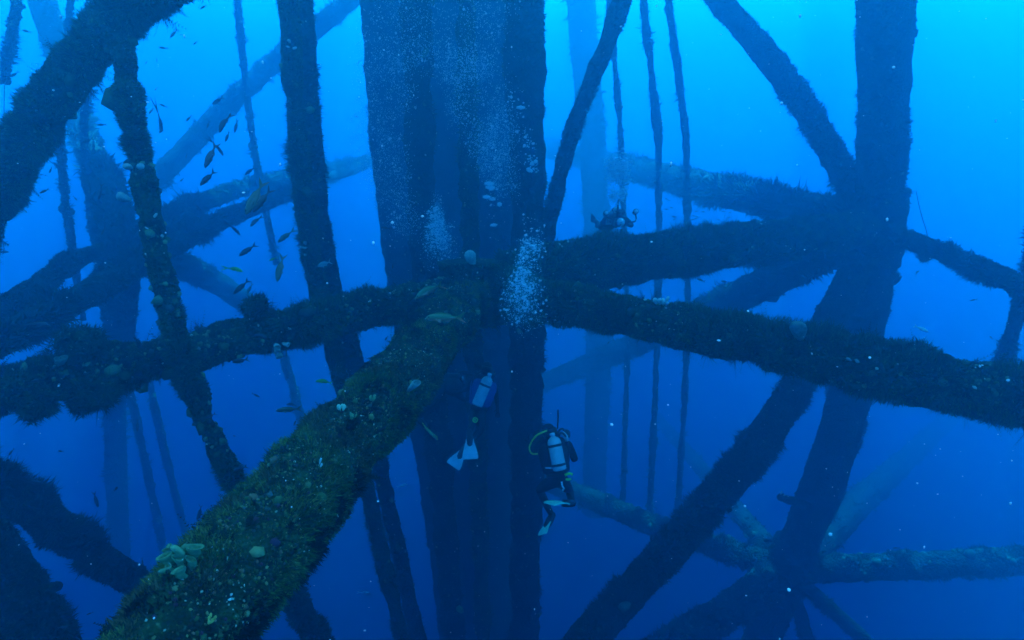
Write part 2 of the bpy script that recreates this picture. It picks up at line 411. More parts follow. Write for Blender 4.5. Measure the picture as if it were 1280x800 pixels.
pipe('diagonal_brace', [NRL, P(820, 520, 46)], 0.42, jacket, lump=0.07, step=0.25, seg=24, seed=32, tufts=4800, tl=0.14, tw=0.025, lumps=1500, palette=PAL_FAR, lump_size=0.05)
# small fittings welded to the legs
pipe('bracket', [P(1010, 632, 16.5), P(975, 622, 15.9)], 0.15, jacket, lump=0.06, step=0.05, seg=18, seed=33, tufts=900, tl=0.07, tw=0.012)
pipe('bracket', [P(30, 742, 6.7), P(72, 733, 6.5)], 0.085, jacket, lump=0.03, step=0.03, seg=18, seed=34, tufts=600, tl=0.04, tw=0.006)
# the grown-over knot where the braces meet
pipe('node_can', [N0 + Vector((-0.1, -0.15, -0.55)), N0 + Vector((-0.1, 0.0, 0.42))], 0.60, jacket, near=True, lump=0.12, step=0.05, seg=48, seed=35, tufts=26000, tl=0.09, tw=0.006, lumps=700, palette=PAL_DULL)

for nd, dr in ((NR, P(1060, 500, 15.7) - NR), (NRL, P(915, 900, 19.2) - NRL)):
    dr = Vector(dr).normalized()
    pipe('node_can', [nd - dr * 0.9, nd + dr * 0.9], 0.66, jacket, lump=0.08, step=0.08, seg=40, seed=36, tufts=7000, tl=0.07, tw=0.01, lumps=400, palette=PAL_DULL)

# ------------------------------------------------------------------ well pipes standing free inside the jacket
def post(xs, r, label, seed, name='conductor_pipe', grp=None, **kw):
    a = dict(lump=0.10, lump_scale=4.0, step=0.10, seg=36, tufts=12000, tl=0.07, tw=0.009, lumps=1500, palette=PAL_DULL, lump_size=0.03)
    if r < 0.25: a['lump'] = 0.05
    a.update(kw)
    return pipe(name, [P(*q) for q in xs], r, seed=seed, label=label, cat='pipe', group=grp, **a)
G = 'conductor pipes in the middle'
post([(468, -110, 14.8), (475, 0, 15.2), (501, 310, 17.0), (545, 600, 19.4), (575, 860, 22)], 0.58, 'broad blue-hazed conductor pipe at the central bundle\'s edge nearest the double post', 41, grp=G, tufts=16000)
post([(518, -110, 10.6), (520, 0, 11.0), (530, 310, 12.3), (552, 600, 14.0), (572, 860, 15.8)], 0.34, 'dark conductor pipe between two bubble clouds in the central bundle', 42, grp=G, tufts=16000)
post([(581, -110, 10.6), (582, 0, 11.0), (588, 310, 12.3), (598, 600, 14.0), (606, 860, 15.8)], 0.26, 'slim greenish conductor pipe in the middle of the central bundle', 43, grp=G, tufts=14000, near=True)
post([(654, -110, 11.4), (655, 0, 11.8), (660, 310, 13.2), (658, 600, 15.0), (655, 860, 17.0)], 0.45, 'broad dark conductor pipe of the central bundle, behind the photographing diver', 44, grp=G, tufts=22000)
post([(551, -110, 16.2), (554, 0, 16.6), (563, 310, 18.3), (579, 600, 20.5), (591, 860, 23)], 0.62, 'conductor pipe set back behind the slim greenish one, on its dark neighbour\'s side', 45, grp=G)
post([(612, -110, 16.2), (614, 0, 16.6), (621, 310, 18.3), (625, 600, 20.5), (628, 860, 23)], 0.68, 'conductor pipe set back between the slim greenish one and the broad dark one', 46, grp=G)
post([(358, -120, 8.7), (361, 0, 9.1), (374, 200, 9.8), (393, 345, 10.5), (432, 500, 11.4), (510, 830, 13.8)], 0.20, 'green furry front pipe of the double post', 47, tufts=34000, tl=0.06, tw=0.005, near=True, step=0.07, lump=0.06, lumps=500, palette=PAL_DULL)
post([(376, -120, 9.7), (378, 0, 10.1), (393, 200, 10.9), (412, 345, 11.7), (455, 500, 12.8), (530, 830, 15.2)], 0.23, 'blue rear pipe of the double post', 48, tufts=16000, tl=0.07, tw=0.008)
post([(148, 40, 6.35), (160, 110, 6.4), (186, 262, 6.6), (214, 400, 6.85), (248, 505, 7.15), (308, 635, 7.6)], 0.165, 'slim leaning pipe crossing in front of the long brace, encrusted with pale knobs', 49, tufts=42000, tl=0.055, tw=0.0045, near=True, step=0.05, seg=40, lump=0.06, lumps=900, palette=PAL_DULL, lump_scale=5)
GT = 'thin pipes far back'
post([(294, -60, 19), (300, 40, 19.5), (320, 200, 20.6), (346, 330, 22)], 0.16, 'thin hazy pipe crossing behind the far diagonal, beside the double post', 50, grp=GT, tufts=2500, tl=0.1, tw=0.015, lump_scale=2)
post([(92, -50, 13.5), (84, 60, 14), (76, 180, 14.5), (86, 280, 15), (104, 400, 15.8)], 0.12, 'thin hazy pipe left of its twin, seen below the slanting brace', 51, grp=GT, tufts=2500, tl=0.07, tw=0.012)
post([(116, -50, 13.8), (110, 60, 14.3), (105, 180, 14.8), (116, 280, 15.3), (132, 400, 16.2)], 0.12, 'thin hazy pipe right of its twin, seen below the slanting brace', 52, grp=GT, tufts=2500, tl=0.07, tw=0.012)
post([(28, -60, 12), (20, 10, 12), (12, 60, 12.1), (6, 105, 12.2)], 0.10, 'ragged thin pipe in the top corner beside the far leg', 53, grp=GT, tufts=2500, tl=0.08, tw=0.012, lump=0.05)
post([(150, 440, 20), (178, 560, 21.5), (215, 740, 24)], 0.19, 'faint thin pipe below the long brace, next to the far leg', 54, grp=GT, tufts=1500, tl=0.08, tw=0.02)
post([(178, 440, 21), (205, 560, 22.5), (240, 700, 25)], 0.19, 'faint thin pipe below the long brace, nearer the slim leaning pipe', 55, grp=GT, tufts=1500, tl=0.08, tw=0.02)
post([(757, -60, 19), (764, 40, 19.4), (772, 120, 19.8), (777, 205, 20.4), (784, 420, 22), (778, 640, 24)], 0.15, 'thin wavering pipe rising behind the far diver, first of three', 56, grp=GT, tufts=2500, tl=0.09, tw=0.015, lump=0.06)
post([(800, -60, 18.5), (806, 20, 18.8), (816, 110, 19.2), (823, 200, 19.8), (821, 440, 21.6), (812, 640, 23.5)], 0.17, 'thin knobbly pipe in the middle of three beside the far diver', 57, grp=GT, tufts=3000, tl=0.1, tw=0.015, lump=0.07)
post([(830, -60, 18.5), (838, 20, 18.8), (850, 110, 19.2), (858, 200, 19.8), (858, 440, 21.6), (846, 660, 23.5)], 0.16, 'thin pipe on the open-water side of three beside the far diver', 58, grp=GT, tufts=3000, tl=0.09, tw=0.015, lump=0.06)
post([(350, 430, 21), (365, 480, 21.6), (385, 560, 22.6)], 0.2, 'short stretch of faint pipe between the double post and the slim leaning pipe', 59, grp=GT, tufts=800, tl=0.08, tw=0.02)

# ------------------------------------------------------------------ the deck high above, which shades the middle of the jacket
M_STEEL = mottled('painted_deck_steel', (0.25, 0.24, 0.2), (0.35, 0.33, 0.28), 0.6)
def box_verts(c, s):
    c = np.array(c); s = np.array(s) / 2
    v = np.array([[x, y, z] for x in (-1, 1) for y in (-1, 1) for z in (-1, 1)]) * s + c
    f = np.array([[0, 1, 3, 2], [4, 6, 7, 5], [0, 4, 5, 1], [2, 3, 7, 6], [0, 2, 6, 4], [1, 5, 7, 3]])
    return v, f
DZ = WATER_TOP + 13
DX, DY, DW, DL = 3, 16, 22, 29
deck = thing('platform_deck', (DX, DY, WATER_TOP + 0.4), 'steel platform deck standing above the water over the jacket', 'oil platform', kind='thing')
v, f = box_verts((DX, DY, DZ), (DW, DL, 1.2)); fast_mesh('deck_plate', v, [f], M_STEEL, deck, (DX, DY, DZ))
for k in range(5):
    y = DY - DL / 2 + 2 + k * (DL - 4) / 4
    v, f = box_verts((DX, y, DZ - 1.11), (DW - 0.5, 0.5, 1.0)); fast_mesh('girder', v, [f], M_STEEL, deck, (DX, y, DZ - 1.11))
for sx in (-1, 1):
    for sy in (-1, 1):
        x, y = DX + sx * (DW / 2 - 2.5), DY + sy * (DL / 2 - 4)
        cc = np.array([[x, y, WATER_TOP + 0.4], [x, y, DZ - 0.65]])
        pipe('support_leg', cc, 0.7, deck, mat=M_STEEL, lump=0.0, step=2, seg=20)


# ------------------------------------------------------------------ small builders
CR, CU, CB = Vector((1, 0, 0)), Vector((0, SP, CP)), Vector((0, -CP, SP))     # the camera's right, up and back
def hit(px, py, a, b, r):
    """first point where the sight line of a pixel meets the pipe from a to b"""
    d = ray(px, py); a = Vector(a); b = Vector(b); ab = b - a
    best = (1e9, None)
    for k in range(400):
        t = 2.0 + k * 0.05
        q = d * t
        u = max(0, min(1, (q - a).dot(ab) / ab.length_squared))
        e = (q - (a + ab * u)).length
        if e < r: return q, (q - (a + ab * u)).normalized()
        if e < best[0]: best = (e, q, (q - (a + ab * u)).normalized())
    return best[1], best[2]
def frame(z, x_hint):
    z = Vector(z).normalized(); x = Vector(x_hint); x = (x - z * x.dot(z)).normalized(); y = z.cross(x)
    return Matrix((x, y, z)).transposed()
def loft(rings):
    """rings: list of (center, u, v, ru, rv) -> closed surface"""
    seg = 18
    V, F = [], []
    for c, u, v, ru, rv in rings:
        for k in range(seg):
            a = 2 * math.pi * k / seg
            V.append(Vector(c) + Vector(u) * (math.cos(a) * ru) + Vector(v) * (math.sin(a) * rv))
    for i in range(len(rings) - 1):
        for k in range(seg):
            k2 = (k + 1) % seg
            F.append([i * seg + k, i * seg + k2, (i + 1) * seg + k2, (i + 1) * seg + k])
    F.append(list(range(seg))[::-1]); F.append([(len(rings) - 1) * seg + k for k in range(seg)])
    return V, F
def pymesh(name, V, F, mat, parent=None, origin=None, smooth=True):
    V = [Vector(q) for q in V]
    og = Vector(origin) if origin is not None else V[0].copy()
    par = Vector(WORLD.get(parent.name, (0, 0, 0))) if parent else Vector((0, 0, 0))
    o = mesh_np(name, [tuple(q - og) for q in V], F, mat, parent, smooth)
    o.location = og - par
    WORLD[o.name] = tuple(og)
    return o
def lathe(name, a, b, prof, mat, parent):
    """prof: list of (t along a->b, radius)"""
    a, b = Vector(a), Vector(b); ax = (b - a)
    m3 = frame(ax, (0.31, 0.2, 0.93) if abs(ax.normalized().z) < 0.8 else (1, 0, 0))
    u, v = m3.col[0], m3.col[1]
    V, F = loft([(a + ax * t, u, v, r, r) for t, r in prof])
    return pymesh(name, V, F, mat, parent, a)
def tube(name, pts, r, mat, parent=None, seg=10):
    c = smooth_path([tuple(q) for q in pts], max(r * 1.5, 0.015))
    t = np.gradient(c, axis=0)
    V, F = loft([(Vector(q), *(lambda m_: (m_.col[0], m_.col[1]))(frame(Vector(d), (0.3, 0.2, 0.93) if abs(Vector(d).normalized().z) < 0.9 else (1, 0, 0))), r, r) for q, d in zip(c, t)])
    return pymesh(name, V, F, mat, parent, pts[0])
def slab(name, outline, normal, thick, mat, parent=None, origin=None):
    """a flat outline of points given real thickness"""
    n = Vector(normal).normalized() * thick / 2
    k = len(outline)
    V = [Vector(q) + n for q in outline] + [Vector(q) - n for q in outline]
    F = [list(range(k)), list(range(2 * k - 1, k - 1, -1))] + [[i, i + k, (i + 1) % k + k, (i + 1) % k] for i in range(k)]
    return pymesh(name, V, F, mat, parent, origin if origin is not None else outline[0], smooth=False)

# ------------------------------------------------------------------ sponges, shells and corals on the steel
M_SPONGE_MINT = mottled('mint_sponge', (0.42, 0.55, 0.36), (0.62, 0.72, 0.5), 25)
M_SPONGE_SAGE = mottled('sage_sponge', (0.13, 0.22, 0.08), (0.24, 0.36, 0.15), 40)
M_SPONGE_DULL = mottled('dull_sponge', (0.09, 0.12, 0.09), (0.2, 0.24, 0.19), 18)
M_SPONGE_WHITE = mottled('white_sponge', (0.4, 0.43, 0.38), (0.66, 0.68, 0.62), 30)
M_SPONGE_GREY = mottled('grey_sponge', (0.22, 0.26, 0.22), (0.38, 0.42, 0.36), 18)
M_SPONGE_DARK = mottled('dark_sponge', (0.03, 0.035, 0.03), (0.07, 0.075, 0.06), 12)
M_SPONGE_GOLD = mottled('golden_sponge', (0.4, 0.28, 0.05), (0.6, 0.5, 0.12), 25)
BL = (PZ(-90, 512, Z1), N0, 0.38); BR_ = (N0, PZ(1360, 516, Z1), 0.37); BF = (N0, PZ(120, 925, Z1), 0.40); BN = (N0, NR, 0.43)
def lobe_verts(c, ax, h, r, flat=1.0, cup=0.0, wob=0.12, hint=(1, 0, 0)):
    m3 = frame(ax, hint); u, v, w = m3.col
    rings = []
    prof = [(0, 0.35), (0.15, 0.6), (0.4, 0.85), (0.65, 1.0), (0.85, 0.92), (1.0, 0.6)]
    if cup: prof = [(0, 0.35), (0.2, 0.55), (0.5, 0.8), (0.8, 0.95), (1.0, 1.0), (1.03, 0.9), (0.9, 0.72), (0.6, 0.5)]
    for t, k in prof:
        q = 1 + wob * (random.random() - 0.5)
        rings.append((Vector(c) + w * (h * t) + u * wob * r * (random.random() - 0.5), u, v, r * k * q, r * k * flat * q))
    return loft(rings)
def sponge(name, at, nrm, label, cat, lobes, mat, size, flat=0.6, cup=0.0, lobe_name='lobe', spread=1.0, up=0.4, gold=0):
    at = Vector(at); nrm = Vector(nrm)
    t = thing(name, tuple(at), label, cat, kind='thing')
    for k in range(lobes):
        jit = Vector((random.uniform(-1, 1), random.uniform(-1, 1), random.uniform(-1, 1)))
        ax = (nrm + jit * 0.45 * spread + Vector((0, 0, up))).normalized()
        off = (jit - nrm * jit.dot(nrm)) * size * 0.8 * spread if lobes > 1 else Vector((0, 0, 0))
        sz = size * random.uniform(0.7, 1.1)
        V, F = lobe_verts(at + off - nrm * size * 0.3, ax, sz * 1.5, sz * 0.55, flat, cup, hint=(random.uniform(-1, 1), random.uniform(-1, 1), 0.1))
        pymesh(lobe_name, V, F, mat if k >= gold else M_SPONGE_GOLD, t, at + off)
    return t
def coral(name, at, label, lobes, r, spread, mat=None):
    at = Vector(at)
    t = thing(name, tuple(at), label, 'coral', kind='thing')
    for k in range(lobes):
        c = at + Vector((random.uniform(-1, 1), random.uniform(-1, 1) * 0.6, random.uniform(-1, 1))) * spread
        bmi = bmesh.new(); bmesh.ops.create_icosphere(bmi, subdivisions=3, radius=1)
        iv = np.array([q.co[:] for q in bmi.verts]); fi = np.array([[q.index for q in f.verts] for f in bmi.faces]); bmi.free()
        rr = r * random.uniform(0.7, 1.15)
        d = fbm(iv * 2.3 + k * 7.1, 3, k) - 0.35
        V = np.array(c)[None] + iv * (rr * (0.6 + 0.9 * d))[:, None]
        lb = fast_mesh('lobe', V, [fi], M_CRUST, t, tuple(c), smooth=True)
        m_ = 900
        i_ = rng.integers(0, len(V), m_); p_ = V[i_]; n0 = iv[i_] + rng.normal(size=(m_, 3)) * 0.5
        w_ = np.cross(n0, rng.normal(size=(m_, 3))); w_ /= np.linalg.norm(w_, axis=1)[:, None]; w_ *= 0.006
        L_ = (0.02 + 0.05 * rng.random(m_) ** 2)[:, None]
        T_ = np.stack([p_ - w_, p_ + w_, p_ + n0 * L_], 1).reshape(-1, 3)
        fast_mesh('growth', T_, [np.arange(m_ * 3).reshape(-1, 3)], M_TUFT, lb, tuple(c), tint=np.repeat(np.array([[0.04, 0.06, 0.025]]) * (0.5 + rng.random((m_, 1))), 3, 0))['kind'] = 'stuff'
    return t
def on(px, py, seg): return hit(px, py, *seg)
q, n_ = on(238, 708, BF)
vs = thing('vase_sponge', tuple(q), 'cluster of pale sage green lobed sponges on the foreground brace', 'sponge', kind='thing')
for px, py, sz_, g_ in ((222, 712, 0.05, 0), (232, 718, 0.055, 0), (213, 703, 0.055, 0), (226, 702, 0.06, 0), (240, 706, 0.055, 0), (216, 692, 0.05, 0), (230, 691, 0.062, 0), (243, 692, 0.06, 0), (221, 684, 0.045, 0), (237, 684, 0.04, 0), (246, 719, 0.035, 1), (252, 712, 0.03, 1), (207, 713, 0.04, 0)):
    dq = q.dot(-CB) - 0.02 + random.uniform(-0.03, 0.04)
    at_ = P(px, py + 6, dq)
    V, F = lobe_verts(at_, CU * 0.8 + CB * 0.5 + CR * random.uniform(-0.5, 0.3), sz_ * random.uniform(1.3, 1.9), sz_ * random.uniform(0.6, 0.85), 0.45, random.choice((0.0, 1.0, 1.0)), 0.5, hint=CR + CU * random.uniform(-1, 1) + CB * random.uniform(-0.6, 0.6))
    pymesh('lobe', V, F, M_SPONGE_GOLD if g_ else M_SPONGE_SAGE, vs, at_)
q, n_ = on(508, 490, BF); sponge('cup_sponge', q + n_ * 0.05, n_, 'round pale dish-shaped sponge at the shaded edge of the foreground brace', 'sponge', 1, M_SPONGE_GREY, 0.10, 0.6, cup=1)
q, n_ = on(466, 502, BF); sponge('oyster_cluster', q + n_ * 0.03, n_, 'pale shells in a knot near the dish-shaped sponge', 'shellfish', 7, M_SPONGE_SAGE, 0.034, 0.5, lobe_name='shell')
q, n_ = on(427, 515, BF); sponge('oyster_cluster', q + n_ * 0.03, n_, 'bright mint shell patch on the upper flank of the foreground brace', 'shellfish', 8, M_SPONGE_MINT, 0.03, 0.5, lobe_name='shell')
q, n_ = on(440, 524, BF); sponge('oyster_cluster', q + n_ * 0.02, n_, 'smaller mint shell patch just below the bright one', 'shellfish', 6, M_SPONGE_SAGE, 0.026, 0.5, lobe_name='shell')
q, n_ = on(398, 583, BF); sponge('oyster_cluster', q + n_ * 0.02, n_, 'tiny white shell pair halfway down the foreground brace', 'shellfish', 2, M_SPONGE_WHITE, 0.035, 0.5, lobe_name='shell')
q, n_ = on(260, 778, BF); sponge('oyster_cluster', q + n_ * 0.02, n_, 'yellowish shell patch at the bottom of the foreground brace', 'shellfish', 7, M_SPONGE_GOLD, 0.022, 0.5, lobe_name='shell')
q, n_ = on(828, 379, BR_); sponge('star_sponge', q + n_ * 0.03, n_, 'bright white star-shaped sponge on the long brace towards the far leg', 'sponge', 5, M_SPONGE_WHITE, 0.07, 0.5, spread=1.3)
q, n_ = on(1000, 424, BR_); sponge('fan_sponge', q + n_ * 0.03, n_, 'grey fan-shaped sponge upright on the long brace below the far leg', 'sponge', 1, M_SPONGE_DULL, 0.16, 0.35, up=1.2)
q, n_ = on(1072, 450, BR_); sponge('knob_sponge', q + n_ * 0.02, n_, 'small grey knob on the long brace beyond the fan-shaped sponge', 'sponge', 2, M_SPONGE_GREY, 0.06)
q, n_ = on(1095, 462, BR_); sponge('knob_sponge', q + n_ * 0.02, n_, 'small green knob on the lower side of the long brace', 'sponge', 1, M_SPONGE_MINT, 0.045)
q, n_ = on(592, 330, (N0 + Vector((0, 0, 0.1)), N0 + Vector((0.1, 0, 0.1)), 0.62)); sponge('dome_sponge', q + n_ * 0.02, n_, 'smooth grey dome sponge on top of the knot where the braces meet', 'sponge', 1, M_SPONGE_GREY, 0.16, 0.8, up=0.8)
q, n_ = on(72, 455, BL); sponge('barrel_sponge', q + n_ * 0.02, n_, 'grey curled sponge beside the dark coral head on the long brace', 'sponge', 3, M_SPONGE_DULL, 0.09, 0.7, cup=1, spread=0.7)
q, n_ = on(100, 432, BL); coral('coral_head', q + Vector((0, 0, 0.05)), 'dark coral head standing up from the outer end of the long brace', 3, 0.2, 0.09)
q, n_ = on(118, 486, BL); coral('hanging_coral', q - Vector((0, 0, 0.05)), 'dark ragged coral lump hanging under the long brace below the dark coral head', 5, 0.2, 0.13)
q, n_ = on(40, 500, BL); coral('hanging_coral', q - Vector((0, 0, 0.05)), 'dark ragged coral lump under the long brace at the picture\'s edge', 4, 0.2, 0.16)
q, n_ = on(346, 435, BL); sponge('cup_sponge', q + n_ * 0.02, n_, 'pale grey sponge tuft on the underside of the long brace', 'sponge', 5, M_SPONGE_GREY, 0.08, 0.7, cup=1, up=-0.3)
q, n_ = on(318, 388, BL); coral('coral_head', q + Vector((0, 0, 0.0)), 'round dark coral head on top of the long brace near diving fish', 2, 0.17, 0.06)
SLIM = (P(160, 110, 6.3), P(214, 400, 6.75), 0.17)
q, n_ = on(164, 258, SLIM); sponge('knob_sponge', q + n_ * 0.02, Vector((-1, -0.4, 0)), 'pale round sponge on the side of the slim leaning pipe', 'sponge', 2, M_SPONGE_GREY, 0.09, 0.9)
q, n_ = on(168, 207, SLIM); sponge('knob_sponge', q + n_ * 0.02, n_, 'dull pale sponge above the round one on the slim leaning pipe', 'sponge', 2, M_SPONGE_GREY, 0.07, 0.9)
q, n_ = on(186, 286, SLIM); sponge('oyster_shell', q + n_ * 0.02, n_, 'single bright shell on the slim leaning pipe', 'shellfish', 1, M_SPONGE_WHITE, 0.04, 0.5)
q, n_ = on(364, 56, (P(361, 0, 9.0), P(374, 200, 9.7), 0.2)); sponge('oyster_cluster', q + n_ * 0.02, n_, 'pale shell patch near the top of the green furry front pipe', 'shellfish', 3, M_SPONGE_WHITE, 0.06, 0.5, lobe_name='shell')
q, n_ = on(382, 308, (P(374, 200, 9.7), P(393, 345, 10.4), 0.2)); sponge('oyster_cluster', q + n_ * 0.02, n_, 'pale shell patch low on the green furry front pipe', 'shellfish', 3, M_SPONGE_GREY, 0.07, 0.5, lobe_name='shell')
q, n_ = on(1157, 327, (PZ(1130, 318, Z1), PZ(1215, 345, Z1), 0.15)); coral('hanging_coral', P(1157, 318, 12.4), 'small dark lump dangling below the slim brace beside the far leg', 2, 0.12, 0.07)
q = P(978, 618, 15.75); sponge('star_sponge', q, (0, -0.5, 0.6), 'tiny bright tuft on the stub sticking out of the far leg', 'sponge', 4, M_SPONGE_WHITE, 0.05, 0.6)

# ------------------------------------------------------------------ lines
M_ROPE = plain('weathered_rope', (0.16, 0.17, 0.14), 0.9)
for pts, lab in (([P(1145, 238, 12.4), P(1150, 262, 12.5), P(1160, 296, 12.6)], 'thin rope hanging from the far leg to the slim brace'),
                 ([P(6, 98, 12.2), P(5, 130, 12.3), P(5, 170, 12.4)], 'thin line hanging from the ragged pipe in the top corner')):
    o = tube('rope', pts, 0.007, M_ROPE); tag(o, lab, 'rope', kind='thing')

# ------------------------------------------------------------------ divers
M_SUIT = mottled('black_neoprene', (0.008, 0.009, 0.011), (0.016, 0.017, 0.02), 8, 0.75)
M_VEST = mottled('black_nylon', (0.012, 0.012, 0.014), (0.022, 0.022, 0.026), 30, 0.7)
M_BLUE = mottled('blue_nylon', (0.015, 0.05, 0.17), (0.03, 0.08, 0.25), 30, 0.7)
M_TANK = mottled('brushed_aluminium', (0.42, 0.44, 0.43), (0.58, 0.6, 0.58), 9, 0.45)
M_CHROME = plain('chrome', (0.75, 0.76, 0.76), 0.25, 0.3)
M_FIN_PALE = mottled('pale_rubber', (0.55, 0.62, 0.62), (0.68, 0.72, 0.72), 14, 0.6)
M_FIN_GREEN = mottled('mint_rubber', (0.35, 0.75, 0.45), (0.45, 0.85, 0.55), 14, 0.6)
M_FIN_YELLOW = mottled('yellow_rubber', (0.55, 0.5, 0.06), (0.7, 0.62, 0.1), 14, 0.6)
M_HOSE = plain('yellow_hose', (0.72, 0.72, 0.12), 0.5)
M_LIME = plain('lime_print', (0.5, 0.85, 0.1), 0.5)
M_BLACK = plain('black_rubber', (0.012, 0.012, 0.013), 0.5)
M_GLASS = plain('mask_glass', (0.08, 0.1, 0.11), 0.1)
M_SKIN = plain('skin', (0.45, 0.3, 0.22), 0.6)
def skin_body(name, verts, edges, parent, mat):
    """verts: {key: (Vector, radius)}; grows one continuous body"""
    keys = list(verts)
    og = Vector(WORLD[parent.name])
    bm = bmesh.new(); lay = bm.verts.layers.skin.verify()
    vs = {}
    for k in keys:
        v_ = bm.verts.new(verts[k][0] - og); r_ = verts[k][1]
        v_[lay].radius = (r_, r_) if not isinstance(r_, tuple) else r_
        v_[lay].use_root = (k == 'pelvis'); vs[k] = v_
    for a, b in edges: bm.edges.new((vs[a], vs[b]))
    me = bpy.data.meshes.new(name); bm.to_mesh(me); bm.free()
    o = link(bpy.data.objects.new(name + '_cage', me))
    o.modifiers.new('s', 'SKIN').use_smooth_shade = True
    o.modifiers.new('d', 'SUBSURF').levels = 2
    dg = bpy.context.evaluated_depsgraph_get()
    me2 = bpy.data.meshes.new_from_object(o.evaluated_get(dg))
    bpy.data.objects.remove(o)
    me2.materials.clear(); me2.materials.append(mat)
    me2.polygons.foreach_set('use_smooth', [True] * len(me2.polygons))
    me2.name = name
    b = link(bpy.data.objects.new(name, me2)); b.parent = parent; WORLD[b.name] = tuple(og)
    return b
def add_hand(V, E, side, wrist, tip, spread):
    """palm with four unequal curled fingers and a thumb leaving its side"""
    w, t = Vector(wrist), Vector(tip); d = (t - w).normalized(); s = Vector(spread).normalized(); nrm = d.cross(s)
    p = w + d * 0.055
    V['palm' + side] = (p, 0.030); E.append(('wrist' + side, 'palm' + side))
    V['knuckle' + side] = (p + d * 0.035, 0.032); E.append(('palm' + side, 'knuckle' + side))
    for k, (o_, l_) in enumerate(((-0.03, 0.07), (-0.01, 0.08), (0.01, 0.075), (0.03, 0.058))):
        a = 'f%d%s' % (k, side)
        V[a + 'a'] = (p + d * 0.062 + s * o_, 0.0095); V[a + 'b'] = (p + d * (0.062 + l_ * 0.5) + s * o_ * 1.1 + nrm * 0.012, 0.009)
        V[a + 'c'] = (p + d * (0.062 + l_ * 0.8) + s * o_ * 1.1 + nrm * 0.035, 0.008)
        E += [('knuckle' + side, a + 'a'), (a + 'a', a + 'b'), (a + 'b', a + 'c')]
    V['t1' + side] = (p - s * 0.045 + d * 0.01, 0.011); V['t2' + side] = (p - s * 0.06 + d * 0.045 + nrm * 0.015, 0.009)
    E += [('palm' + side, 't1' + side), ('t1' + side, 't2' + side)]
def fin(parent, ankle, tip, width_dir, w, mat, length_foot=0.0):
    a, t = Vector(ankle), Vector(tip); d = (t - a); L = d.length; d.normalize()
    s = Vector(width_dir); s = (s - d * s.dot(d)).normalized(); n = d.cross(s)
    prof = [(0, 0.5), (0.2, 0.56), (0.35, 0.68), (0.7, 0.92), (0.94, 1.0), (1.0, 0.88)]
    left = [a + d * (L * q) + s * (w * k / 2) + n * (0.05 * L * math.sin(q * 3)) for q, k in prof]
    right = [a + d * (L * q) - s * (w * k / 2) + n * (0.05 * L * math.sin(q * 3)) for q, k in prof]
    V, F = [], []
    th = n * 0.009
    for l_, r_ in zip(left, right): V += [l_ + th, r_ + th, r_ - th, l_ - th]
    for i in range(len(prof) - 1):
        for k in range(4): F.append([i * 4 + k, i * 4 + (k + 1) % 4, i * 4 + 4 + (k + 1) % 4, i * 4 + 4 + k])
    F.append([3, 2, 1, 0]); e = (len(prof) - 1) * 4; F.append([e, e + 1, e + 2, e + 3])
    f = pymesh('fin', V, F, mat, parent, a, smooth=False)
    for sg in (-0.92, -0.3, 0.3, 0.92):                       # stiffening ribs along the blade
        pts = [a + d * (L * q) + s * (w * k / 2 * sg) + n * (0.05 * L * math.sin(q * 3)) for q, k in prof[1:]]
        tube('rib', pts, 0.008, mat, f, 6)
    # the foot pocket
    lathe('foot_pocket', a - d * 0.16, a + d * 0.12, [(0, 0.02), (0.1, 0.045), (0.5, 0.055), (0.9, 0.045), (1, 0.02)], M_BLACK, f)
    return f
def tank(parent, top, bottom, r, mat, bands=(0.2, 0.8)):
    tk = lathe('tank', bottom, top, [(0, r * 0.8), (0.02, r * 0.97), (0.06, r), (0.8, r), (0.87, r * 0.93), (0.93, r * 0.72), (0.97, r * 0.42), (1, r * 0.28)], mat, parent)
    a, b = Vector(bottom), Vector(top); ax = b - a
    for t in bands:
        lathe('tank_band', a + ax * (t - 0.035), a + ax * (t + 0.035), [(0, r * 1.0), (0.05, r * 1.05), (0.95, r * 1.05), (1, r * 1.0)], M_BLACK, tk)
    lathe('tank_valve', b - ax * 0.02, b + ax * 0.1, [(0, 0.03), (0.3, 0.03), (0.35, 0.042), (0.8, 0.042), (1, 0.02)], M_CHROME, tk)
    s = ax.cross(CB).normalized()
    lathe('valve_knob', b + ax * 0.05, b + ax * 0.05 + s * 0.085, [(0, 0.015), (0.4, 0.015), (0.45, 0.026), (1, 0.026)], M_BLACK, tk)
    return tk
def vest(parent, rings, mat):
    V, F = loft(rings)
    return pymesh('buoyancy_vest', V, F, mat, parent)
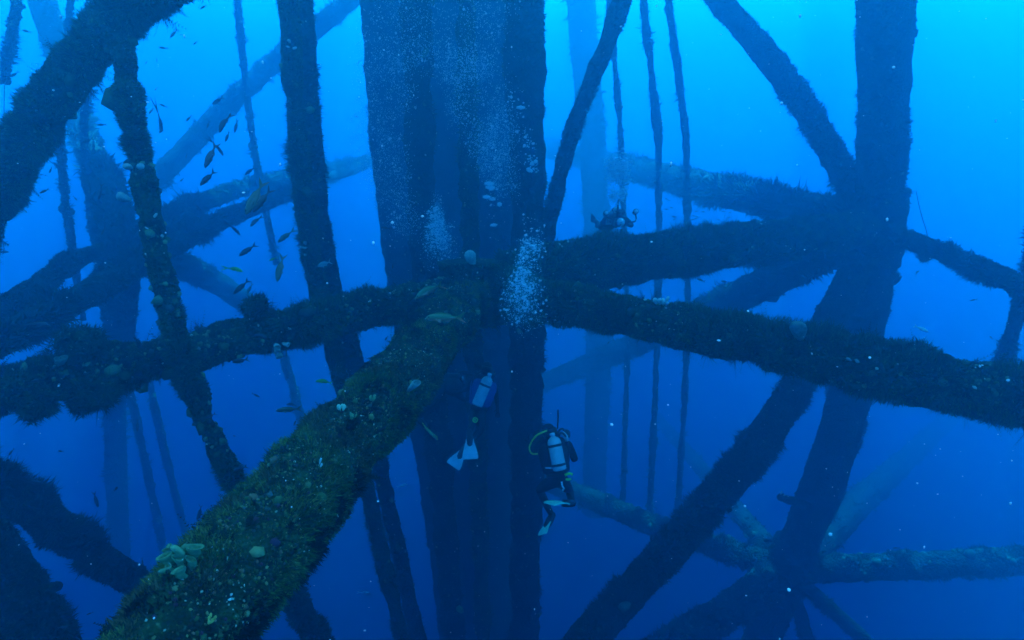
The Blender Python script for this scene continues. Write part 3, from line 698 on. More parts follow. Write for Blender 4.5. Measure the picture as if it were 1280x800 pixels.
def camera_rig(at, fwd, up, scale, label, arms):
    """housing with dome port, grips and two strobes on bent arms"""
    at = Vector(at); f = Vector(fwd).normalized(); u = Vector(up); u = (u - f * u.dot(f)).normalized(); s = f.cross(u)
    t = thing('underwater_camera', tuple(at), label, 'camera', kind='thing')
    k = scale
    V = []
    for z in (-0.05, 0.05):
        for (x, y) in ((-0.11, -0.06), (-0.09, -0.08), (0.09, -0.08), (0.11, -0.06), (0.11, 0.06), (0.08, 0.09), (-0.08, 0.09), (-0.11, 0.06)):
            V.append(at + (s * x + u * y + f * z) * k)
    F = [list(range(8))[::-1], list(range(8, 16))] + [[i, (i + 1) % 8, (i + 1) % 8 + 8, i + 8] for i in range(8)]
    pymesh('housing', V, F, M_BLACK, t, at, smooth=False)
    lathe('dome_port', at + f * 0.045 * k, at + f * 0.15 * k, [(0, 0.065 * k), (0.3, 0.08 * k), (0.45, 0.078 * k), (0.7, 0.06 * k), (0.9, 0.035 * k), (1, 0.01 * k)], M_CHROME, t)
    for sg, ar in zip((-1, 1), arms):
        tube('grip', [at + (s * 0.15 * sg + u * y) * k for y in (-0.07, 0.0, 0.08)], 0.02 * k, M_BLACK, t, 8)
        pts = [at + (s * 0.15 * sg + u * 0.08) * k] + [Vector(q) for q in ar]
        tube('strobe_arm', pts, 0.016 * k, M_BLACK, t, 8)
        e = pts[-1]
        st = lathe('strobe', e - f * 0.09 * k, e + f * 0.09 * k, [(0, 0.035 * k), (0.1, 0.042 * k), (0.6, 0.045 * k), (0.8, 0.055 * k), (1, 0.05 * k)], M_BLACK, t)
        lathe('strobe_lens', e + f * 0.0901 * k, e + f * 0.1 * k, [(0, 0.04 * k), (1, 0.035 * k)], M_CHROME, st)
    return t

def diver(label, J, gear):
    """J: joints by name, placed in the water; gear: what this diver wears"""
    root = thing('person', tuple(J['pelvis']), label, 'diver', kind='thing')
    V, E = {}, []
    rad = dict(pelvis=0.125, waist=0.118, chest=0.145, neck=0.062, head=0.098, crown=0.08)
    for k in ('pelvis', 'waist', 'chest', 'neck', 'head', 'crown'): V[k] = (J[k], rad[k])
    E += [('pelvis', 'waist'), ('waist', 'chest'), ('chest', 'neck'), ('neck', 'head'), ('head', 'crown')]
    for s_ in 'LR':
        V['shoulder' + s_] = (J['shoulder' + s_], 0.075); V['elbow' + s_] = (J['elbow' + s_], 0.052); V['wrist' + s_] = (J['wrist' + s_], 0.034)
        E += [('chest', 'shoulder' + s_), ('shoulder' + s_, 'elbow' + s_), ('elbow' + s_, 'wrist' + s_)]
        V['hip' + s_] = (J['hip' + s_], 0.098)
        V['thigh' + s_] = ((J['hip' + s_] + J['knee' + s_]) / 2, 0.088)
        V['knee' + s_] = (J['knee' + s_], 0.062)
        V['calf' + s_] = (J['knee' + s_] * 0.65 + J['ankle' + s_] * 0.35, 0.064)
        V['ankle' + s_] = (J['ankle' + s_], 0.042)
        V['toe' + s_] = (J['ankle' + s_] + (J['fin' + s_] - J['ankle' + s_]).normalized() * 0.16, 0.036)
        E += [('pelvis', 'hip' + s_), ('hip' + s_, 'thigh' + s_), ('thigh' + s_, 'knee' + s_), ('knee' + s_, 'calf' + s_), ('calf' + s_, 'ankle' + s_), ('ankle' + s_, 'toe' + s_)]
        add_hand(V, E, s_, J['wrist' + s_], J['hand' + s_], (J['shoulderR'] - J['shoulderL']) * (1 if s_ == 'R' else -1))
    skin_body('body', V, E, root, M_SUIT)
    for s_ in 'LR':
        fin(root, J['ankle' + s_] + (J['fin' + s_] - J['ankle' + s_]).normalized() * 0.1, J['fin' + s_], gear['fin_dir' + s_], gear.get('fin_w', 0.21), gear['fin_mat'])
    back = gear['back']                       # unit vector out of the diver's back
    spine = (J['neck'] - J['pelvis']).normalized()
    sd_ = spine.cross(back).normalized()
    mid = (J['chest'] + J['waist']) / 2
    rings = []
    for t, ru, rv in ((0.02, 0.13, 0.10), (0.1, 0.185, 0.145), (0.35, 0.20, 0.165), (0.65, 0.225, 0.18), (0.85, 0.22, 0.165), (0.97, 0.17, 0.12), (1.0, 0.1, 0.08)):
        c = J['pelvis'].lerp(J['neck'], 0.12 + 0.80 * t)
        rings.append((c + back * 0.015, sd_, back, ru, rv))
    vest(root, rings, gear['vest'])
    tk_b, tk_t = gear['tank']
    tank(root, tk_t, tk_b, gear.get('tank_r', 0.092), gear.get('tank_mat', M_TANK), gear.get('bands', (0.22, 0.8)))
    f = gear['face'].normalized()             # where the diver looks
    up = (J['crown'] - J['neck']).normalized()
    sx = f.cross(up).normalized()
    h = J['head']
    mk = pymesh('mask', *loft([(h + f * d_ + up * 0.015, sx, up, a_, b_) for d_, a_, b_ in ((0.05, 0.085, 0.055), (0.10, 0.085, 0.056), (0.125, 0.075, 0.045))]), M_BLACK, root)
    for sg in (-1, 1):
        lathe('lens', h + f * 0.1255 + sx * 0.037 * sg + up * 0.016, h + f * 0.13 + sx * 0.037 * sg + up * 0.016, [(0, 0.03), (1, 0.028)], M_GLASS, mk)
    pymesh('mask_strap', *loft([(h + up * (0.015 + d_) , sx, f, 0.107, 0.107) for d_ in (-0.018, 0.018)]), M_BLACK, mk)
    lathe('regulator', h + f * 0.09 - up * 0.065, h + f * 0.17 - up * 0.07, [(0, 0.02), (0.3, 0.04), (0.9, 0.04), (1, 0.025)], M_BLACK, root)
    lathe('nose', h + f * 0.085 - up * 0.01, h + f * 0.135 - up * 0.028, [(0, 0.012), (0.5, 0.018), (1, 0.008)], M_SKIN, root)
    for name, pts, r_, m_ in gear.get('hoses', []): tube(name, pts, r_, m_, root, 8)
    pymesh('weight_belt', *loft([(J['pelvis'].lerp(J['waist'], t_), sd_, back, 0.155, 0.14) for t_ in (0.25, 0.6)]), M_BLACK, root)
    return root

# the photographing diver, upright, seen from behind
D = 8.5
J = dict(pelvis=P(697, 600, D), waist=P(696, 585, D - .02), chest=P(694, 563, D - .05), neck=P(690, 548, D), head=P(687, 540, D + .05), crown=P(687, 534, D + .06),
         shoulderL=P(677, 553, D - .02), elbowL=P(664, 566, D + .16), wristL=P(672, 549, D + .36), handL=P(680, 544, D + .42),
         shoulderR=P(711, 557, D - .02), elbowR=P(719, 576, D + .1), wristR=P(707, 553, D + .34), handR=P(698, 546, D + .42),
         hipL=P(690, 602, D), kneeL=P(674, 612, D + .3), ankleL=P(690, 645, D + .22), finL=P(678, 668, D + .0),
         hipR=P(704, 602, D), kneeR=P(712, 614, D + .36), ankleR=P(715, 629, D + .02), finR=P(686, 630, D - .35))
diver('diver in black suit raising a camera, grey tank towards us, mint fin edges', J, dict(
    back=(CB * 0.96 + CU * 0.25).normalized(), face=-CB * 0.9 + CU * 0.3 - CR * 0.15, vest=M_VEST, fin_mat=M_FIN_GREEN, fin_dirL=CB * 0.97 + CR * 0.16, fin_dirR=CB * 0.9 + CU * 0.12, fin_w=0.2,
    tank=(P(700, 588, D - .30), P(691, 545, D - .22)), tank_r=0.093, bands=(0.16, 0.72),
    hoses=[('inflator_hose', [P(684, 538, D - .2), P(670, 545, D - .18), P(662, 558, D - .12), P(665, 567, D - .05), P(676, 567, D)], 0.012, M_HOSE),
           ('console_hose', [P(693, 546, D - .2), P(702, 541, D - .22), P(708, 547, D - .15), P(709, 556, D - .05)], 0.014, M_BLACK),
           ('snorkel', [P(697, 536, D - .12), P(697.5, 524, D - .12), P(697.5, 512, D - .12)], 0.011, M_BLACK),
           ('regulator_hose', [P(692, 546, D - .2), P(683, 549, D - .15), P(680, 545, D + .05)], 0.012, M_BLACK),
           ('pocket_strap', [P(706, 594, D - .17), P(711, 592, D - .16), P(715, 593, D - .12)], 0.018, M_LIME),
           ('pocket_strap', [P(707, 599, D - .17), P(710, 599.5, D - .16), P(713, 599, D - .13)], 0.015, M_LIME),
           ('reel_line', [P(702, 602, D - .15), P(703, 608, D - .16), P(705, 611, D - .15), P(703, 613, D - .16)], 0.013, M_FIN_PALE),
           ('buckle', [P(682, 585, D - .14), P(686, 585, D - .18), P(690, 585, D - .2)], 0.013, M_CHROME),
           ('shoulder_pad', [P(703, 541, D - .12), P(707, 545, D - .15), P(709, 551, D - .14)], 0.028, M_TANK)]))
camera_rig(P(686, 545, D + .5), -CB + CU * 0.1, CU, 1.0, 'black camera rig with strobes raised by the photographing diver', [[P(668, 542, D + .45), P(666, 548, D + .5)], [P(703, 536, D + .5), P(709, 543, D + .55)]])

# the diver with the blue vest and pale fins
D = 10.2
J = dict(pelvis=P(598, 514, D), waist=P(600, 502, D), chest=P(604, 483, D), neck=P(607, 470, D + .02), head=P(609, 463, D + .04), crown=P(610, 458, D + .05),
         shoulderL=P(593, 472, D), elbowL=P(584, 486, D + .15), wristL=P(573, 490, D + .3), handL=P(567, 490, D + .36),
         shoulderR=P(615, 477, D), elbowR=P(620, 494, D + .15), wristR=P(622, 509, D + .1), handR=P(622, 516, D + .08),
         hipL=P(594, 516, D), kneeL=P(590, 533, D - .3), ankleL=P(587, 541, D - .6), finL=P(588, 574, D - .75),
         hipR=P(602, 516, D), kneeR=P(602, 537, D - .25), ankleR=P(582, 559, D - .42), finR=P(566, 583, D - .55))
dv = diver('diver with blue vest, silver tank and big pale fins above the photographing diver', J, dict(
    back=(CB * 0.97 + CR * 0.15).normalized(), face=-CB * 0.7 + CU * 0.6, vest=M_BLUE, fin_mat=M_FIN_PALE, fin_dirL=CR, fin_dirR=CR * 0.75 - CU * 0.6, fin_w=0.25,
    tank=(P(596, 507, D - .28), P(611.5, 470, D - .25)), bands=(0.68,), tank_r=0.092,
    hoses=[('regulator_hose', [P(612, 467, D - .25), P(619, 468, D - .15), P(617, 463, D + .05)], 0.012, M_BLACK),
           ('inflator_hose', [P(611, 467, D - .25), P(600, 465, D - .2), P(591, 476, D - .1), P(590, 492, D - .1)], 0.014, M_BLACK)]))
em = P(594, 525, D - .42)                                     # the round lime emblem on the seat of the suit
ring = []
for k in range(20):
    a = 2 * math.pi * k / 20
    ring.append((em + (CR * math.cos(a) + CU * math.sin(a)) * 0.036))
tube('emblem', ring + [ring[0]], 0.009, M_LIME, dv, 8)
slab('emblem', [em + CR * x_ * 0.036 + CU * y_ * 0.036 for x_, y_ in ((-0.35, -0.3), (0.35, -0.3), (0.5, 0.1), (0.12, 0.35), (0, 1.9), (-0.12, 0.35), (-0.5, 0.1))], CB, 0.006, M_LIME, dv)

# the diver half hidden in the shade behind the foreground brace
D = 10.9
J = dict(pelvis=P(552, 483, D), waist=P(559, 484, D), chest=P(570, 485, D + .05), neck=P(579, 485, D + .1), head=P(585, 484, D + .12), crown=P(589, 482, D + .12),
         shoulderL=P(572, 476, D + .15), elbowL=P(575, 466, D + .3), wristL=P(585, 466, D + .45), handL=P(590, 467, D + .5),
         shoulderR=P(572, 492, D - .05), elbowR=P(580, 500, D + .05), wristR=P(590, 497, D + .15), handR=P(595, 495, D + .2),
         hipL=P(550, 480, D + .08), kneeL=P(533, 496, D + .25), ankleL=P(518, 508, D + .45), finL=P(500, 532, D + .5),
         hipR=P(551, 487, D - .05), kneeR=P(540, 507, D - .1), ankleR=P(522, 523, D - .05), finR=P(547, 548, D - .2))
diver('dark diver in the shade beside the foreground brace, one yellow fin showing', J, dict(
    back=(CU * 0.95 + CB * 0.3).normalized(), face=-CB * 0.4 + CR, vest=M_VEST, fin_mat=M_FIN_YELLOW, fin_dirL=CB, fin_dirR=CB * 0.8 + CU * 0.5, fin_w=0.19,
    tank=(P(556, 472, D + .05), P(577, 473, D + .1)), tank_r=0.085, tank_mat=M_BLACK, hoses=[]))

# the far diver peering over the brace with a camera
D = 13.0
J = dict(pelvis=P(757, 283, D + .7), waist=P(762, 281, D + .5), chest=P(769, 277, D + .2), neck=P(773, 271, D), head=P(775, 266, D - .08), crown=P(775.5, 261.5, D - .08),
         shoulderL=P(762, 274, D + .1), elbowL=P(759, 282, D - .1), wristL=P(766, 281, D - .35), handL=P(769, 279, D - .43),
         shoulderR=P(783, 275, D + .1), elbowR=P(790, 282, D - .1), wristR=P(784, 281, D - .35), handR=P(781, 279, D - .43),
         hipL=P(755, 282, D + .75), kneeL=P(750, 284, D + 1.1), ankleL=P(748, 279, D + 1.45), finL=P(739, 272, D + 1.8),
         hipR=P(758, 285, D + .75), kneeR=P(755, 287, D + 1.15), ankleR=P(752, 284, D + 1.5), finR=P(744, 279, D + 1.9))
diver('distant diver facing us with a camera, peering over the brace under rising bubbles', J, dict(
    back=(CU * 0.8 - CB * 0.5 - CR * 0.1).normalized(), face=CB * 1.0 - CU * 0.1, vest=M_VEST, fin_mat=M_BLACK, fin_dirL=CB * 0.5 + CU * .6, fin_dirR=CB * .5 + CU * .6,
    tank=(P(760, 274, D + .6), P(773, 261, D + .2)), hoses=[('snorkel', [P(772, 265, D), P(772.5, 257, D), P(773, 250, D)], 0.02, M_BLACK)]))
camera_rig(P(775, 278.5, D - .5), CB, CU, 1.05, 'distant camera with bright dome port and strobes held over the brace', [[P(762, 273, D - .5), P(757, 267, D - .5)], [P(793, 277, D - .5), P(794, 265, D - .5)]])

# ------------------------------------------------------------------ bubbles
M_BUB, nt, b_ = new_mat('air_bubbles')
b_.inputs['Base Color'].default_value = (0.9, 0.94, 0.95, 1); b_.inputs['Roughness'].default_value = 0.15
b_.inputs['Alpha'].default_value = 0.6
def bubbles(name, label, path, n, size, spread0, spread1, big=0.02, power=2.5, flat=0.6, fine=False):
    """path: rising centre line; many small bubbles and a few large lens-shaped ones at the head"""
    c = np.array([tuple(q) for q in path])
    bmi = bmesh.new(); bmesh.ops.create_icosphere(bmi, subdivisions=1, radius=1)
    iv = np.array([q.co[:] for q in bmi.verts]); fi = np.array([[q.index for q in f.verts] for f in bmi.faces]); bmi.free()
    if fine:
        iv = np.array([[1, 0, 0], [-1, 0, 0], [0, 1, 0], [0, -1, 0], [0, 0, 1], [0, 0, -1]], float)
        fi = np.array([[0, 2, 4], [2, 1, 4], [1, 3, 4], [3, 0, 4], [2, 0, 5], [1, 2, 5], [3, 1, 5], [0, 3, 5]])
    t = rng.random(n) ** 0.9
    x = t * (len(c) - 1.0001); i = x.astype(int); p = c[i] + (c[i + 1] - c[i]) * (x - i)[:, None]
    ang = rng.random(n) * 2 * math.pi; rr = np.sqrt(rng.random(n)) * (spread0 + (spread1 - spread0) * t)
    wob = (fbm(np.stack([t * 6, ang, np.zeros(n)], 1), 2, 3) + 0.5)
    p = p + np.stack([np.cos(ang) * rr * wob, np.sin(ang) * rr * wob * 0.8, rng.normal(size=n) * spread0 * 0.4], 1)
    rot_ = np.array([[0.64, 0.60, 0.48], [-0.77, 0.50, 0.40], [0.0, -0.62, 0.78]])
    q_ = p @ rot_.T
    q_ = q_ * 2.3 + 0.9 * np.stack([fbm(q_ * 3.1 + 5, 2, 92), fbm(q_ * 3.1 + 9, 2, 93), fbm(q_ * 3.1 + 14, 2, 94)], 1)
    keep = rng.random(n) < np.clip((fbm(q_, 4, 91) - 0.36) * 5.0, 0.08, 1) * np.clip(1.25 - (rr / (spread0 + (spread1 - spread0) * t)) ** 2, 0.1, 1)
    p = p[keep]; n = len(p)
    s = size * (0.4 + rng.random(n) ** power * 2.0)
    tt = t[keep]
    s *= np.where(rng.random(n) < (0.03 if fine else 0.12), 2.4, 1.0)
    bg_ = rng.random(n) < big * np.where(tt > 0.72, 4.0, 0.4)
    s[bg_] = size * (4 + 6 * rng.random(bg_.sum()))
    sc = np.stack([s, s, s * np.where(bg_, flat * 0.7, flat + 0.3)], 1)
    V = iv[None] * sc[:, None, :] * (1 + 0.25 * (rng.random((n, len(iv), 1)) - 0.5)) + p[:, None, :]
    F = fi[None] + (np.arange(n) * len(iv))[:, None, None]
    o = fast_mesh(name, V.reshape(-1, 3), [F.reshape(-1, 3)], M_BUB, None, c[0], smooth=True)
    tag(o, label, 'bubbles', kind='stuff')
bubbles('bubble_plume', 'bright bubble column rising in front of the knot of braces', [P(655, 400, 8.6), P(652, 372, 8.5), P(660, 345, 8.4), P(666, 318, 8.3), P(662, 296, 8.2)], 9000, 0.0042, 0.36, 0.14, big=0.008)
bubbles('bubble_plume', 'pale bubble cloud beside the knot of braces, above the hidden diver', [P(552, 325, 10.8), P(550, 305, 10.8), P(546, 285, 10.7), P(544, 255, 10.6)], 7000, 0.0042, 0.42, 0.10, big=0.006)
bubbles('bubble_plume', 'bubble cloud rising from the distant diver', [P(771, 250, 12.9), P(772, 235, 12.9), P(772, 218, 12.9), P(772, 200, 12.9)], 7000, 0.0062, 0.20, 0.30, big=0.012)
bubbles('bubble_curtain', 'wide haze of fine bubbles in front of the conductor pipe nearest the double post', [P(505, 290, 11.3), P(480, 210, 11.0), P(476, 120, 10.8), P(500, 60, 10.7), P(505, -60, 10.4)], 21000, 0.0046, 0.42, 0.75, big=0.0, flat=0.8, fine=True)
bubbles('bubble_curtain', 'wide haze of fine bubbles in front of the slim greenish pipe, fading downwards', [P(628, 240, 10.8), P(612, 170, 10.6), P(590, 110, 10.5), P(585, 50, 10.3), P(590, -70, 10.0)], 26000, 0.0048, 0.35, 0.95, big=0.0, flat=0.8, fine=True)
bubbles('bubble_plume', 'thin trail of bubbles on the broad dark pipe', [P(668, 215, 11.4), P(662, 195, 11.4), P(655, 165, 11.3), P(640, 110, 11.2)], 500, 0.010, 0.10, 0.28, big=0.01)
bubbles('bubble_plume', 'few loose bubbles below the thin trail', [P(618, 300, 11.6), P(614, 270, 11.6), P(612, 225, 11.5)], 45, 0.012, 0.14, 0.16, big=0.1)

# ------------------------------------------------------------------ fish
def fish_shape(bend=0.0):
    """unit-long fish along +x (nose at 0.5): body, tail, fins as vertex lists"""
    xs = [0.5, 0.48, 0.44, 0.38, 0.28, 0.15, 0.0, -0.12, -0.22, -0.30, -0.345]
    hs = [0.004, 0.026, 0.054, 0.080, 0.104, 0.115, 0.107, 0.084, 0.056, 0.032, 0.026]
    ws = [0.004, 0.02, 0.040, 0.055, 0.066, 0.066, 0.058, 0.045, 0.028, 0.015, 0.010]
    cz = [-0.01, -0.008, -0.004, 0, 0.004, 0.004, 0.002, 0, 0, 0, 0]
    def bd(x): return bend * (max(0.0, 0.25 - x)) ** 2
    rings = [(Vector((x, bd(x), z)), Vector((0, 1, 0)), Vector((0, 0, 1)), w, h) for x, h, w, z in zip(xs, hs, ws, cz)]
    body = loft(rings)
    def plate(o, th=0.006, y0=0.0):
        k = len(o)
        V = [Vector((x, bd(x) + y0 + th, z)) for x, z in o] + [Vector((x, bd(x) + y0 - th, z)) for x, z in o]
        F = [list(range(k)), list(range(2 * k - 1, k - 1, -1))] + [[i, i + k, (i + 1) % k + k, (i + 1) % k] for i in range(k)]
        return V, F
    tail = plate([(-0.33, 0.024), (-0.39, 0.055), (-0.49, 0.12), (-0.60, 0.165), (-0.52, 0.075), (-0.45, 0.0), (-0.52, -0.075), (-0.60, -0.16), (-0.49, -0.115), (-0.39, -0.052), (-0.33, -0.024)])
    dorsal = plate([(0.26, 0.09), (0.21, 0.135), (0.08, 0.145), (-0.05, 0.13), (-0.16, 0.11), (-0.20, 0.065), (-0.10, 0.07), (0.1, 0.09)])
    anal = plate([(0.0, -0.09), (-0.05, -0.13), (-0.13, -0.12), (-0.19, -0.08), (-0.20, -0.045), (-0.1, -0.06)])
    pel = plate([(0.20, -0.09), (0.14, -0.145), (0.08, -0.15), (0.10, -0.09)], 0.004)
    pec = []
    for sg in (-1, 1):
        o = [(0.24, 0.062, -0.03), (0.20, 0.085, -0.055), (0.09, 0.125, -0.075), (0.06, 0.12, -0.03), (0.12, 0.085, 0.0), (0.2, 0.066, 0.0)]
        V = [Vector((x, y * sg, z)) for x, y, z in o] + [Vector((x, y * sg + 0.006 * sg, z)) for x, y, z in o]
        k = len(o)
        pec.append((V, [list(range(k)), list(range(2 * k - 1, k - 1, -1))] + [[i, i + k, (i + 1) % k + k, (i + 1) % k] for i in range(k)]))
    eyes = [loft([(Vector((0.405, sg * (0.036 + d_), 0.03)), Vector((1, 0, 0)), Vector((0, 0, 1)), r_, r_) for d_, r_ in ((0, 0.02), (0.01, 0.02), (0.016, 0.012))]) for sg in (-1, 1)]
    return dict(body=[body], tail_fin=[tail], dorsal_fin=[dorsal], anal_fin=[anal], pelvic_fin=[pel], pectoral_fin=pec, eye=eyes)
FM = {}
def fish_mat(name, back, belly, rough=0.45):
    m, nt, b = new_mat(name)
    tc = nt.nodes.new('ShaderNodeTexCoord'); sp = nt.nodes.new('ShaderNodeSeparateXYZ'); nt.links.new(tc.outputs['Object'], sp.inputs[0])
    n = nt.nodes.new('ShaderNodeTexNoise'); n.inputs['Scale'].default_value = 14; nt.links.new(tc.outputs['Object'], n.inputs['Vector'])
    ad = nt.nodes.new('ShaderNodeMath'); ad.operation = 'MULTIPLY_ADD'; ad.inputs[1].default_value = 0.06
    nt.links.new(n.outputs['Fac'], ad.inputs[0]); nt.links.new(sp.outputs['Z'], ad.inputs[2])
    r = nt.nodes.new('ShaderNodeMapRange'); r.inputs['From Min'].default_value = -0.06; r.inputs['From Max'].default_value = 0.06
    nt.links.new(ad.outputs[0], r.inputs['Value'])
    mx = nt.nodes.new('ShaderNodeMixRGB'); mx.inputs['Color1'].default_value = (*belly, 1); mx.inputs['Color2'].default_value = (*back, 1)
    nt.links.new(r.outputs['Result'], mx.inputs['Fac']); nt.links.new(mx.outputs['Color'], b.inputs['Base Color'])
    b.inputs['Roughness'].default_value = rough
    return m
FM['dark'] = fish_mat('dark_fish_skin', (0.03, 0.032, 0.04), (0.06, 0.065, 0.07))
FM['olive'] = fish_mat('olive_fish_skin', (0.06, 0.085, 0.05), (0.15, 0.14, 0.10))
FM['rosy'] = fish_mat('rosy_fish_skin', (0.09, 0.17, 0.07), (0.7, 0.24, 0.16))
FM['lime'] = fish_mat('lime_fish_skin', (0.22, 0.5, 0.03), (0.6, 0.65, 0.05))
FM['silver'] = fish_mat('silver_fish_skin', (0.7, 0.85, 0.8), (0.85, 0.9, 0.88), 0.25)
FM['pale'] = fish_mat('pale_fish_skin', (0.25, 0.3, 0.27), (0.5, 0.52, 0.48))
M_EYE = plain('fish_eye', (0.01, 0.01, 0.01), 0.2)
FISH_MESH = {}
def fish_mesh(kind, bend, part):
    key = (kind, bend, part)
    if key not in FISH_MESH:
        sh = SHAPES.setdefault(bend, fish_shape(bend))
        todo = [(part, k) for k in range(len(sh[part]))] if part != 'whole' else [(p_, k) for p_ in sh for k in range(len(sh[p_]))]
        if part != 'whole':
            out = []
            for p_, k in todo:
                me = bpy.data.meshes.new(p_); V, F = sh[p_][k]
                me.from_pydata([tuple(q) for q in V], [], F); me.materials.append(M_EYE if p_ == 'eye' else FM[kind])
                if p_ in ('body', 'eye'): me.polygons.foreach_set('use_smooth', [True] * len(me.polygons))
                me.update(); out.append(me)
            FISH_MESH[key] = out
        else:
            V, F = [], []
            for p_, k in todo:
                if p_ in ('eye', 'pectoral_fin'): continue
                v_, f_ = sh[p_][k]; F += [[i + len(V) for i in q] for q in f_]; V += [tuple(q) for q in v_]
            me = bpy.data.meshes.new('fish'); me.from_pydata(V, [], F); me.materials.append(FM[kind]); me.update()
            FISH_MESH[key] = [me]
    return FISH_MESH[key]
SHAPES = {}
def add_fish(px, py, length, ang, kind, label, depth=None, toward=0.0, bend=0.0, group=None, fat=1.0):
    """length in photograph pixels, ang = where the nose points in the picture, toward = nose turned to the camera"""
    if depth is None: depth = min(11.0, max(4.6, FOC * 0.22 / max(length, 1)))
    a = R(ang)
    d = (CR * math.cos(a) + CU * math.sin(a)) * math.cos(R(toward)) + CB * math.sin(R(toward))
    up = Vector((0, 0, 1)) if abs(d.z) < 0.93 else Vector((-0.6, 0.2, 0.5))
    side = up.cross(d).normalized(); up = d.cross(side).normalized()
    # lie a little on the flank towards the camera when diving steeply, so the outline stays that of a side view
    if abs(d.dot(CU)) > 0.75:
        side = (CB - d * CB.dot(d)).normalized(); up = d.cross(side).normalized()
    L = length * depth / FOC / max(0.5, math.cos(R(toward)))
    mat = Matrix((d, side, up)).transposed().to_4x4()
    mat = Matrix.Translation(P(px, py, depth)) @ mat @ Matrix.Diagonal((L, L * 1.0, L * fat, 1))
    if length >= 11:
        root = bpy.data.objects.new('fish', None); link(root); root.empty_display_size = 0.05
        root.matrix_world = mat
        for part in ('body', 'tail_fin', 'dorsal_fin', 'anal_fin', 'pelvic_fin', 'pectoral_fin', 'eye'):
            for me in fish_mesh(kind, bend, part):
                o = bpy.data.objects.new(part, me); link(o); o.parent = root
    else:
        root = bpy.data.objects.new('fish', fish_mesh(kind, bend, 'whole')[0]); link(root); root.matrix_world = mat
    tag(root, label, 'fish', group, 'thing')
    return root
GM = 'fish schooling round the braces'
